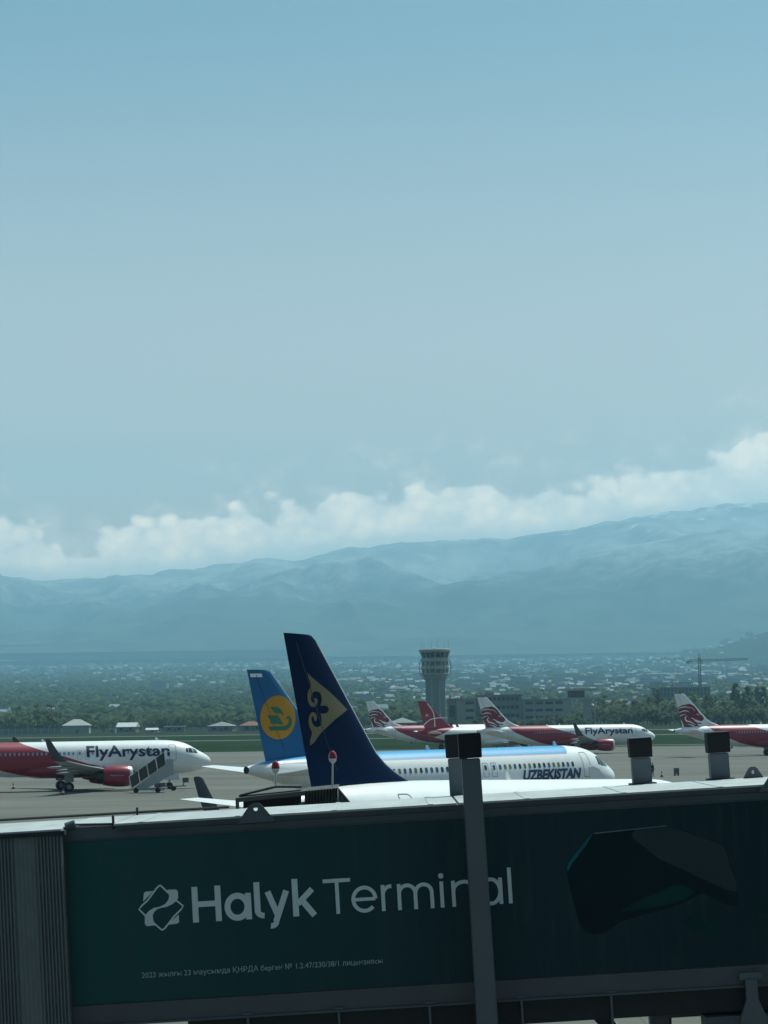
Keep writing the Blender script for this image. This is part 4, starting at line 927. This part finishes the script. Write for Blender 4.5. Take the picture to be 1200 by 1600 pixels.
for i in range(62):        # dense belt on the right
    px = 925 + i * 4.6 + rng.uniform(-3, 3); Y = rng.uniform(1310, 1520)
    k = rng.choice([0, 1, 3, 5, 1]) if px < 1020 else rng.choice([1, 1, 3, 4, 0, 5])
    sc = rng.uniform(1.0, 1.35) if px < 1010 else (rng.uniform(1.15, 1.5) if px < 1140 else rng.uniform(1.0, 1.35))
    plant(px, Y, k, sc, 'dark green tree in the dense belt right of the terminal buildings', GR)
for i in range(16):
    plant(972 + i * 14.5 + rng.uniform(-5, 5), rng.uniform(1262, 1300), 2, rng.uniform(.9, 1.2), 'small pale green tree along the front of the right hand belt', 'pale trees in front of the right hand belt')
for i in range(16):
    plant(705 + i * 14 + rng.uniform(-5, 5), rng.uniform(1170, 1188), rng.choice([0, 2, 5, 2]), rng.uniform(.45, .8), 'small tree in front of the long terminal building', 'trees in front of the terminal buildings')
for i in range(46):
    px = -10 + i * 9.2 + rng.uniform(-4, 4)
    plant(px, rng.uniform(1420, 1640), rng.choice([0, 1, 5, 2, 1]), rng.uniform(.75, 1.15), 'green tree among the low houses on the left beyond the grass', 'trees among the houses on the left')
for i in range(14):
    plant(-8 + i * 7 + rng.uniform(-3, 3), rng.uniform(1380, 1440), rng.choice([0, 1, 1, 3]), rng.uniform(.95, 1.25), 'tree in the clump at the left edge, left of the hip roofed house', 'trees at the left edge')
for i in range(18):
    plant(560 + i * 8 + rng.uniform(-3, 3), rng.uniform(1440, 1640), rng.choice([0, 1, 5]), rng.uniform(.8, 1.2), 'green tree around the foot of the control tower', 'trees around the control tower')
ONES = ['', 'first', 'second', 'third', 'fourth', 'fifth', 'sixth', 'seventh', 'eighth', 'ninth', 'tenth', 'eleventh', 'twelfth', 'thirteenth', 'fourteenth', 'fifteenth', 'sixteenth', 'seventeenth', 'eighteenth', 'nineteenth']
TENS = {2: 'twent', 3: 'thirt', 4: 'fort', 5: 'fift', 6: 'sixt'}
def nth(n): return ONES[n] if n < 20 else (TENS[n // 10] + 'ieth' if n % 10 == 0 else TENS[n // 10] + 'y-' + ONES[n % 10])
PH = {GR: 'dark green tree, %s from the left in the dense belt right of the terminal buildings', 'pale trees in front of the right hand belt': 'small pale tree, %s from the left along the front of the right hand belt',
      'trees in front of the terminal buildings': 'small tree, %s from the left in front of the terminal buildings', 'trees among the houses on the left': 'green tree, %s from the left among the low houses beyond the grass',
      'trees at the left edge': 'tree, %s from the left in the clump at the left edge', 'trees around the control tower': 'green tree, %s from the left around the foot of the control tower'}
for g_, ph in PH.items():
    ts = sorted([o for o in COL.objects if o.get('group') == g_], key=lambda o: o.location.x / o.location.y)
    for i, o in enumerate(ts): o['label'] = ph % nth(i + 1)
for k in range(6):
    if not TUSED[k]:
        for c in list(TPL[k].children): bpy.data.objects.remove(c)
        bpy.data.objects.remove(TPL[k])

# far wood on the plain: uncountable
nr = np.random.default_rng(5)
def blob_mesh(name, m, pos, size):
    t = (1 + 5 ** .5) / 2
    ico = np.array([(-1, t, 0), (1, t, 0), (-1, -t, 0), (1, -t, 0), (0, -1, t), (0, 1, t), (0, -1, -t), (0, 1, -t), (t, 0, -1), (t, 0, 1), (-t, 0, -1), (-t, 0, 1)]); ico /= np.linalg.norm(ico[0])
    tri = np.array([(0, 11, 5), (0, 5, 1), (0, 1, 7), (0, 7, 10), (0, 10, 11), (1, 5, 9), (5, 11, 4), (11, 10, 2), (10, 7, 6), (7, 1, 8), (3, 9, 4), (3, 4, 2), (3, 2, 6), (3, 6, 8), (3, 8, 9), (4, 9, 5), (2, 4, 11), (6, 2, 10), (8, 6, 7), (9, 8, 1)])
    n = len(pos); jit = nr.uniform(.65, 1.3, (n, 12, 1))
    V = pos[:, None, :] + ico[None] * jit * size[:, None, :]; Fa = tri[None] + (np.arange(n) * 12)[:, None, None]
    me = bpy.data.meshes.new(name); me.vertices.add(n * 12); me.vertices.foreach_set('co', V.ravel()); nf = n * 20
    me.loops.add(nf * 3); me.loops.foreach_set('vertex_index', Fa.ravel().astype(np.int32)); me.polygons.add(nf); me.polygons.foreach_set('loop_start', np.arange(0, nf * 3, 3, dtype=np.int32)); me.update(calc_edges=True); me.validate()
    me.materials.append(m); o = bpy.data.objects.new(name, me); COL.objects.link(o); return o
def canopy_mat():
    m = bpy.data.materials.new('wood_canopy'); m.use_nodes = True; t = NT(m.node_tree); b = m.node_tree.nodes['Principled BSDF']
    g = t.node('ShaderNodeNewGeometry'); rp = g.outputs['Random Per Island']; nz = t.noise(g.outputs['Position'], .004, 5, .6); n2_ = t.noise(g.outputs['Position'], .12, 3, .6)
    c = t.mix(rp, (.026, .045, .020), (.060, .085, .036)); c = t.mix(1.0, c, t.ramp(nz, [(.3, .7), (.7, 1.2)]), 'MULTIPLY'); c = t.mix(1.0, c, t.ramp(n2_, [(.3, .6), (.7, 1.2)]), 'MULTIPLY')
    t.link(c, b.inputs['Base Color']); b.inputs['Roughness'].default_value = .95; b.inputs['Specular IOR Level'].default_value = .05; return m
NB = 44000
Yb = 1660 * (14000 / 1660) ** nr.uniform(0, 1, NB) ** .95; ub = nr.uniform(-.24, .24, NB)
P_ = []; S_ = []
for yb, ub_ in zip(Yb, ub):
    x = ub_ * yb; pn = noise.fractal(Vector((x / 260, yb / 420, 1.7)), .9, 2.0, 4)
    if yb > 7600 and x > 1250 and yb < 12500: continue
    if pn < -.12 and yb > 2300 and random.random() < .6: continue
    g = 1 + (yb - 1660) / 9000; r = random.uniform(3, 6) * g
    P_.append((x, yb, terrain(x, yb) + r * .55)); S_.append((r * random.uniform(.9, 1.5), r * random.uniform(.9, 1.5), r * random.uniform(.8, 1.25)))
tag(blob_mesh('far_wood', canopy_mat(), np.array(P_), np.array(S_)), kind='stuff')

# ================================================================== buildings
M_wall = mat('render_wall', (.38, .38, .35), .8, var=.15); M_wall2 = mat('grey_wall', (.20, .21, .21), .8, var=.15); M_roofl = mat('light_metal_roof', (.62, .63, .62), .5, var=.15)
M_roofg = mat('grey_slate_roof', (.26, .26, .25), .8, var=.2); M_roofr = mat('brown_red_roof', (.20, .09, .065), .8, var=.2); M_rooff = mat('fibre_roof', (.40, .41, .39), .8, var=.25, scale=.6)
M_win = mat('window_glass', (.03, .045, .055), .2); M_conw = mat('concrete_wall', (.40, .41, .40), .85, var=.2, scale=.25); M_conw2 = mat('darker_concrete', (.26, .275, .27), .85, var=.2, scale=.25)
def house(px, Y, wpx, hpx, label, roof='hip', rm=None, wm=None, dp=None, win=2, nm='house', cat='house', base_py=None):
    k = Y / F_PX; wd = wpx * k; H = hpx * k; dp = dp or wd * .8; x = gx(px, Y); z0 = terrain(x, Y) - .05
    r_ = empty(nm, (x, Y, z0), rng.uniform(-.15, .15), label, cat); rh = H * (.45 if roof != 'flat' else .12); wh = H - rh
    a = wd * .46; d = dp / 2
    mb = MB(); mb.box(-a, a, -d, d, 0, wh); mb.build('wall', wm or M_wall, r_)
    mb = MB(); e = wd * .5; f = d + wd * .04
    if roof == 'hip': mb.add([(-e, -f, wh), (e, -f, wh), (e, f, wh), (-e, f, wh), (-e * .25, 0, H), (e * .25, 0, H), (-e, -f, wh + .12), (e, -f, wh + .12), (e, f, wh + .12), (-e, f, wh + .12)], [(6, 7, 5, 4), (7, 8, 5), (8, 9, 4, 5), (9, 6, 4), (0, 1, 7, 6), (1, 2, 8, 7), (2, 3, 9, 8), (3, 0, 6, 9)])
    elif roof == 'pyramid': mb.add([(-e, -f, wh), (e, -f, wh), (e, f, wh), (-e, f, wh), (0, 0, H)], [(0, 1, 4), (1, 2, 4), (2, 3, 4), (3, 0, 4), (0, 3, 2, 1)])
    elif roof == 'gable': mb.add([(-e, -f, wh), (e, -f, wh), (e, f, wh), (-e, f, wh), (-e, 0, H), (e, 0, H)], [(0, 1, 5, 4), (2, 3, 4, 5), (1, 2, 5), (3, 0, 4), (0, 3, 2, 1)])
    else: mb.box(-e, e, -f, f, wh, H)
    mb.build('roof', rm or M_rooff, r_)
    for i in range(win):
        t = -a + 2 * a * (i + .5) / win; mb = MB(); mb.box(t - a * .16, t + a * .16, -d - .04, -d - .005, wh * .35, wh * .8); mb.build('window', M_win, r_)
    mb = MB(); mb.box(a * .1 - .5, a * .1 + .5, -d - .05, -d - .006, .1, min(2.1, wh * .9)); mb.build('door', M_greyd, r_)
    return r_
h_ = house(120, 1345, 44, 22, 'grey house with a hip roof at the left beyond the airliner', 'hip', M_rooff, win=0)
for i, t in enumerate((-.5, .42)): pass
house(200, 1400, 32, 15, 'low grey house with a bright flat metal roof, right of the hip roofed house', 'gable', M_roofl, M_wall2)
house(175, 1370, 13, 6, 'small white shed between two grey houses on the left', 'flat', M_roofl, win=1, nm='shed', cat='shed')
house(238, 1352, 20, 7, 'little white roofed shed left of the long white canopy', 'gable', M_roofl, win=1, nm='shed', cat='shed')
house(273, 1365, 34, 9, 'shed under a long bright white roof, left of the pyramid roofed house', 'flat', M_roofl, M_conw2, win=2, nm='shed', cat='shed')
house(347, 1360, 42, 15, 'grey house with a pale pyramid roof left of the blue tail', 'pyramid', M_roofg, M_wall2)
house(393, 1350, 38, 15, 'house with a brown red roof just left of the blue tail', 'hip', M_roofr, M_wall2)
house(629, 1330, 46, 18, 'pyramid roofed house with one pale slope between two red tails', 'pyramid', M_roofg, M_conw2)
house(678, 1345, 60, 12, 'long low grey building left of the foot of the control tower', 'flat', M_wall, M_conw2, win=5, nm='building', cat='building')
house(225, 2050, 92, 11, 'long dark building with a pale flat roof behind the left hand trees', 'flat', M_roofl, M_conw2, win=8, nm='building', cat='building')
house(362, 1680, 30, 14, 'white house with a pale roof above the pyramid roofed one', 'gable', M_roofl, M_wall)
house(330, 1800, 26, 14, 'pinkish house with pale gable among trees left of the blue tail', 'gable', mat('pink_roof', (.34, .22, .20), .8), M_wall)
house(100, 1800, 40, 13, 'pale long roofed house above the hip roofed one', 'gable', M_roofl, M_wall)
house(640, 2700, 26, 10, 'pale roofed building left of the control tower among trees', 'gable', M_roofl, M_wall)
# boundary wall at the left
fw = empty('boundary_wall', label='low grey boundary wall running from the left edge to the hip roofed house', cat='wall'); a = gx(-120, 1335); b = gx(96, 1335)
mb = MB(); mb.box(a, b, 1335, 1335.3, 0, 3.2); mb.build('panels', M_conw2, fw)
for k in range(22): xx = a + (b - a) * k / 21; mb = MB(); mb.box(xx - .2, xx + .2, 1334.85, 1335.45, 0, 3.4); mb.build('post', M_conw, fw)
# control tower
YT = 1200.0; ct = at(681, 1116, YT); kT = YT / F_PX
tw = empty('control_tower', (ct.x, YT, 0), label='concrete airport control tower with a three storey glazed head', cat='control tower')
def zt_(py): return at(681, py, YT).z
ztop, zroof, zbot = zt_(1013.5), zt_(1018.5), zt_(1058)
mb = MB(); mb.lathe([(5.0, 0), (5.0, zt_(1060))], 16, 'z'); mb.build('shaft', M_conw2, tw)
for i in range(8):
    a = 2 * math.pi * (i + .5) / 8; mb = MB(); mb.tube((5.1 * math.cos(a), 5.1 * math.sin(a), 0), (5.1 * math.cos(a), 5.1 * math.sin(a), zt_(1058)), .42, n=8); mb.build('shaft_rib', M_wall, tw)
mb = MB(); mb.lathe([(5.2, zt_(1062)), (6.9, zt_(1055)), (7.0, zt_(1052))], 16, 'z'); mb.build('cab_base', M_conw, tw)
for i, (y0, y1, r0, r1) in enumerate(((1045.5, 1052, 7.0, 7.0), (1034, 1040.5, 7.0, 7.0), (1020, 1028, 6.7, 7.7))):
    mb = MB(); mb.lathe([(r0 - .5, zt_(y1)), (r1 - .5, zt_(y0))], 16, 'z'); fl = mb.build('glazing', M_win, tw)
    mb = MB()
    for j in range(16):
        a = 2 * math.pi * j / 16; wdt = .5 if j % 2 == 0 else .2; mb.tube(((r0 - .35) * math.cos(a), (r0 - .35) * math.sin(a), zt_(y1)), ((r1 - .35) * math.cos(a), (r1 - .35) * math.sin(a), zt_(y0)), wdt * .6, n=6)
    mb.build('window_frame', M_conw, fl)
for y0, y1, r in ((1040.5, 1045.5, 7.3), (1028, 1034, 7.3), (1052, 1054, 7.3)):
    mb = MB(); mb.lathe([(r - .1, zt_(y1)), (r, zt_(y1) + .2), (r, zt_(y0) - .2), (r - .1, zt_(y0))], 16, 'z'); mb.build('floor_band', M_conw, tw)
mb = MB(); mb.lathe([(7.4, zt_(1020.2)), (8.3, zt_(1018)), (8.3, zt_(1015)), (7.9, zt_(1014.2))], 16, 'z'); mb.lathe([(1.6, zt_(1014)), (1.5, zt_(1012.8)), (.4, zt_(1012))], 12, 'z'); mb.build('roof', M_wall, tw)
for i in range(8):           # bowed external ribs around the head
    a = 2 * math.pi * (i + .5) / 8; mb = MB(); pr = [(7.4, 1028), (8.5, 1034), (9.0, 1043), (8.6, 1052), (7.3, 1059), (5.4, 1063)]
    for (r0, y0), (r1, y1) in zip(pr[:-1], pr[1:]): mb.tube((r0 * math.cos(a), r0 * math.sin(a), zt_(y0)), (r1 * math.cos(a), r1 * math.sin(a), zt_(y1)), .16, n=6)
    mb.build('bowed_rib', M_conw, tw)
for dx, hh in ((-7, 4.6), (-5.6, 5), (-1.8, 4.2), (1.2, 5), (5.2, 3.8), (7, 5)): mb = MB(); mb.tube((dx, 0, ztop), (dx, 0, ztop + hh), .07, .03, n=5); mb.build('antenna', M_greyd, tw)
# terminal blocks
def block(px0, px1, py0, Y, label, floors, cols, dp=14, wm=None, zones=None, y_r=None, par=None):
    x0, x1 = gx(px0, Y), gx(px1, Y); H = at((px0 + px1) / 2, py0, Y).z
    r_ = empty('terminal_building', ((x0 + x1) / 2, Y, 0), 0, label, 'building'); hw = (x1 - x0) / 2
    mb = MB(); mb.box(-hw, hw, 0, dp, 0, H); mb.build('wall', wm or M_conw, r_)
    mb = MB(); mb.box(-hw - .3, hw + .3, -.35, dp + .3, H + .003, H + .55); mb.build('parapet', M_conw2, r_)
    for f in range(floors):
        z = H * (f + .42) / floors
        for c in range(cols):
            t0, t1 = (zones or (-.9, .9)); a = hw * (t0 + (t1 - t0) * (c + .12) / cols); b = hw * (t0 + (t1 - t0) * (c + .88) / cols)
            mb = MB(); mb.box(a, b, -.06, -.01, z, z + H / floors * .38); mb.build('window', M_win, r_)
    mb = MB(); mb.box(-hw * .6, -hw * .2, 3, 7, H + .56, H + 2.2); mb.build('roof_plant', M_conw2, r_)
    return r_
b1 = block(714, 744, 1094, 1205, 'pale terminal block with two long window slits right of the control tower', 4, 1, 18, M_wall, (-.2, .95))
block(700, 713.7, 1093, 1206, 'narrow darker side of the pale terminal block, next to the control tower', 1, 1, 16, M_conw2)  # darker side of the pale block, added as a separate block in darker colour
block(744.5, 816, 1087, 1212, 'tallest long terminal block with rows of windows behind the lion tail', 4, 9, 18, M_conw2)
block(816.5, 889, 1094, 1218, 'lower long terminal block in the middle of the picture right half', 4, 4, 16, M_conw, (-.9, .8))
# older slab building with open top
ob = empty('slab_building', (gx(909, 1240), 1240, 0), 0, 'old building with overhanging flat slabs on square pillars, right of the terminal blocks', 'building'); k = 1240 / F_PX
zz = lambda py: at(909, py, 1240).z
mb = MB(); mb.box(-9.5, 9.5, 0, 12, zz(1079), zz(1075.5)); mb.build('roof_slab', M_conw, ob)
mb = MB(); mb.box(-4, 5, 2, 9, zz(1075.4), zz(1073)); mb.build('roof_plant', M_roofl, ob)
mb = MB(); mb.box(-8.8, 9.3, -.5, 12, zz(1093.5), zz(1090)); mb.build('floor_slab', M_conw, ob)
mb = MB(); mb.box(-6.8, 2.2, 3.5, 9, zz(1090), zz(1079)); mb.build('glazing', M_win, ob)
mb = MB(); mb.box(-9.2, -5.2, .4, 12, 0, zz(1093.6)); mb.box(2.0, 5.5, .6, 11, 0, zz(1093.6)); mb.build('wall', M_conw, ob)
for x in (-8, -3.5, -1, 1.6, 7.4): mb = MB(); mb.box(x - .35, x + .35, 0, .7, 0, zz(1093.6)); mb.build('pillar', M_conw, ob)
# unfinished concrete frame and its crane
Yu = 2150.0; xu0, xu1 = gx(1020, Yu), gx(1112, Yu); zu = terrain((xu0 + xu1) / 2, Yu)
ub_ = empty('unfinished_building', ((xu0 + xu1) / 2, Yu, zu), 0, 'unfinished dark concrete frame building rising behind the trees on the right', 'building'); zr = at(1060, 1066, Yu).z - zu; hw = (xu1 - xu0) / 2
for f in range(6): mb = MB(); z = zr * (f + 1) / 6; mb.box(-hw, hw * (1 if f < 5 else .45), 0, 14, z - .5, z); mb.build('floor_slab', M_conw2, ub_)
for c in range(17):
    x = -hw + 2 * hw * c / 16
    for y in (.3, 13): mb = MB(); mb.box(x - .3, x + .3, y, y + .6, 0, zr * (1 if x < hw * .45 else 5 / 6) - .51); mb.build('column', M_conw2, ub_)
mb = MB(); mb.box(-hw, hw, 6.8, 7.2, 0, zr * 5 / 6 - .52); mb.build('core_wall', M_greyd, ub_)
Yc = 2240.0; xc = gx(1095, Yc); zc0 = terrain(xc, Yc); zj = at(1095, 1032, Yc).z; ztp = at(1095, 1021, Yc).z
cr = empty('tower_crane', (xc, Yc, zc0), 0, 'tower crane with a long horizontal jib above the unfinished building', 'crane'); M_cr = mat('crane_steel', (.07, .075, .07), .6)
def truss(nm, a, b, wd, seg, par, r=.12):
    a = Vector(a); b = Vector(b); d = (b - a).normalized(); up = Vector((0, 0, 1)) if abs(d.z) < .5 else Vector((0, 1, 0)); sx = d.cross(up).normalized(); mb = MB()
    cs = [sx * i * wd / 2 + up * j * wd / 2 for i, j in ((-1, -1), (1, -1), (1, 1), (-1, 1))]
    for c in cs: mb.tube(a + c, b + c, r, n=4)
    for k in range(seg):
        p = a + (b - a) * (k / seg); q_ = a + (b - a) * ((k + 1) / seg)
        for i in range(4): mb.tube(p + cs[i], q_ + cs[(i + 1) % 4], r * .6, n=4)
    return mb.build(nm, M_cr, par)
truss('mast', (0, 0, 0), (0, 0, ztp - zc0 - 4), 2.2, 22, cr, .34); truss('jib', (0, 0, zj - zc0), (46, -8, zj - zc0 + .5), 1.6, 26, cr, .22); truss('counter_jib', (0, 0, zj - zc0), (-11, 2, zj - zc0), 1.6, 6, cr, .28)
mb = MB(); mb.box(-12, -9, .5, 3, zj - zc0 - 2.6, zj - zc0 - .7); mb.build('counterweight', M_conw2, cr)
mb = MB(); mb.tube((0, 0, ztp - zc0 - 4), (0, 0, ztp - zc0), .5, .12, n=6); mb.tube((0, 0, ztp - zc0), (36, -5.5, zj - zc0 + 1), .06, n=4); mb.tube((0, 0, ztp - zc0), (-10, 2, zj - zc0 + .6), .06, n=4); mb.build('apex', M_cr, cr)
mb = MB(); mb.box(.8, 2.6, -1.6, .2, zj - zc0 - 3, zj - zc0 - .9); mb.build('cab', M_wall, cr)

# far houses: 300 individuals, the rest one mass
def house_mesh(nm, wd, dp, H, rm, wm_, flat_=False):
    mb = MB(); mb.box(-wd / 2, wd / 2, -dp / 2, dp / 2, -3, H, 0)
    if flat_: mb.box(-wd / 2 - .3, wd / 2 + .3, -dp / 2 - .3, dp / 2 + .3, H + .01, H + .6, 1)
    else: e, f = wd / 2 + .5, dp / 2 + .5; mb.add([(-e, -f, H + .01), (e, -f, H + .01), (e, f, H + .01), (-e, f, H + .01), (-e, 0, H + wd * .28), (e, 0, H + wd * .28)], [(0, 1, 5, 4), (2, 3, 4, 5), (1, 2, 5), (3, 0, 4), (0, 3, 2, 1)], 1)
    return mb, [wm_, rm]
M_fw = mat('pale_wall', (.30, .33, .33), .8); M_fr1 = mat('pale_blue_roof', (.14, .20, .23), .8); M_fr2 = mat('zinc_roof', (.28, .32, .33), .8); M_fr3 = mat('rust_roof', (.20, .12, .09), .8)
kinds = [house_mesh('house', 13, 10, 5.5, M_fr2, M_fw), house_mesh('house', 17, 11, 6.5, M_fr1, M_fw), house_mesh('house', 12, 10, 6, M_fr3, M_wall), house_mesh('house', 20, 12, 12, M_fr2, M_fw, True), house_mesh('house', 34, 13, 15, M_roofl, M_fw, True)]
protos = [mb.build('house', m) for mb, m in kinds]
def city_spot(rg):
    """where towns lie: denser to the right and high on the slope"""
    while True:
        t = rg.random(); Y = 2000 * (13500 / 2000) ** t; u_ = rg.uniform(-.19, .19); x = u_ * Y
        if Y < 5200: dens = .07 + .30 * (u_ > .0) * (Y > 3600)
        else: dens = .35 + 1.1 * max(0, u_ + .03) / .2 if Y < 10500 else .9
        if u_ < -.02 and 2500 < Y < 8800: dens *= .12
        cl = noise.fractal(Vector((x / 420, Y / 700, 9.1)), .9, 2.0, 3) + .5
        if Y > 7600 and x > 1250 and Y < 12500: dens *= .12
        if rg.random() < dens * max(0.03, cl * 1.6 - .25): return x, Y
rg = random.Random(77)
far = [city_spot(rg) for _ in range(3300)]; far.sort(key=lambda p: p[1])
near300 = far[:300]; rest = far[300:]
for i, (x, Y) in enumerate(near300):
    k = rg.choice([0, 0, 1, 2, 2, 3, 0]) if Y < 4500 else rg.choice([0, 1, 3, 4])
    o = protos[k] if not protos[k].get('label') else protos[k].copy()
    if o.name not in COL.objects: COL.objects.link(o)
    sc = rg.uniform(.5, .85); o.location = (x, Y, terrain(x, Y) + rg.uniform(1.5, 4)); o.rotation_euler = (0, 0, rg.uniform(-.6, .6)); o.scale = (sc, sc, sc)
    kk = ('with a grey metal roof', 'with a bluish roof', 'with a rusty red roof', 'of several storeys with a flat roof', 'block, long and flat roofed,')[k]
    tag(o, 'small pale house %s on the far wooded plain' % kk, 'house', 'far houses ' + kk)
for p in protos:
    if not p.get('label'): bpy.data.objects.remove(p)
mb = MB()
for x, Y in rest:
    k = rg.choice([0, 0, 1, 1, 3, 3, 4, 2]); src = kinds[k][0]; sc = rg.uniform(.55, .95) * (1 + (Y - 3000) / 14000); M_ = Matrix.Translation((x, Y, terrain(x, Y) + rg.uniform(2, 8))) @ Matrix.Rotation(rg.uniform(-.7, .7), 4, 'Z') @ Matrix.Scale(sc, 4)
    o = len(mb.v); mb.v += [tuple(M_ @ Vector(v)) for v in src.v]; mb.f += [[i + o for i in f] for f in src.f]; mb.mi += [{0: 0, 1: 1 + (k % 3)}[m] for m in src.mi]
tag(mb.build('far_town', [M_fw, M_fr2, M_fr1, M_fr3]), kind='stuff')

# terminal behind the viewpoint (the photograph is taken from its window)
mb = MB(); mb.box(-130, 130, -34, -3, 0.03, 19); tag(mb.build('terminal_facade', mat('facade_dark', (.10, .11, .12), .4)), kind='structure')
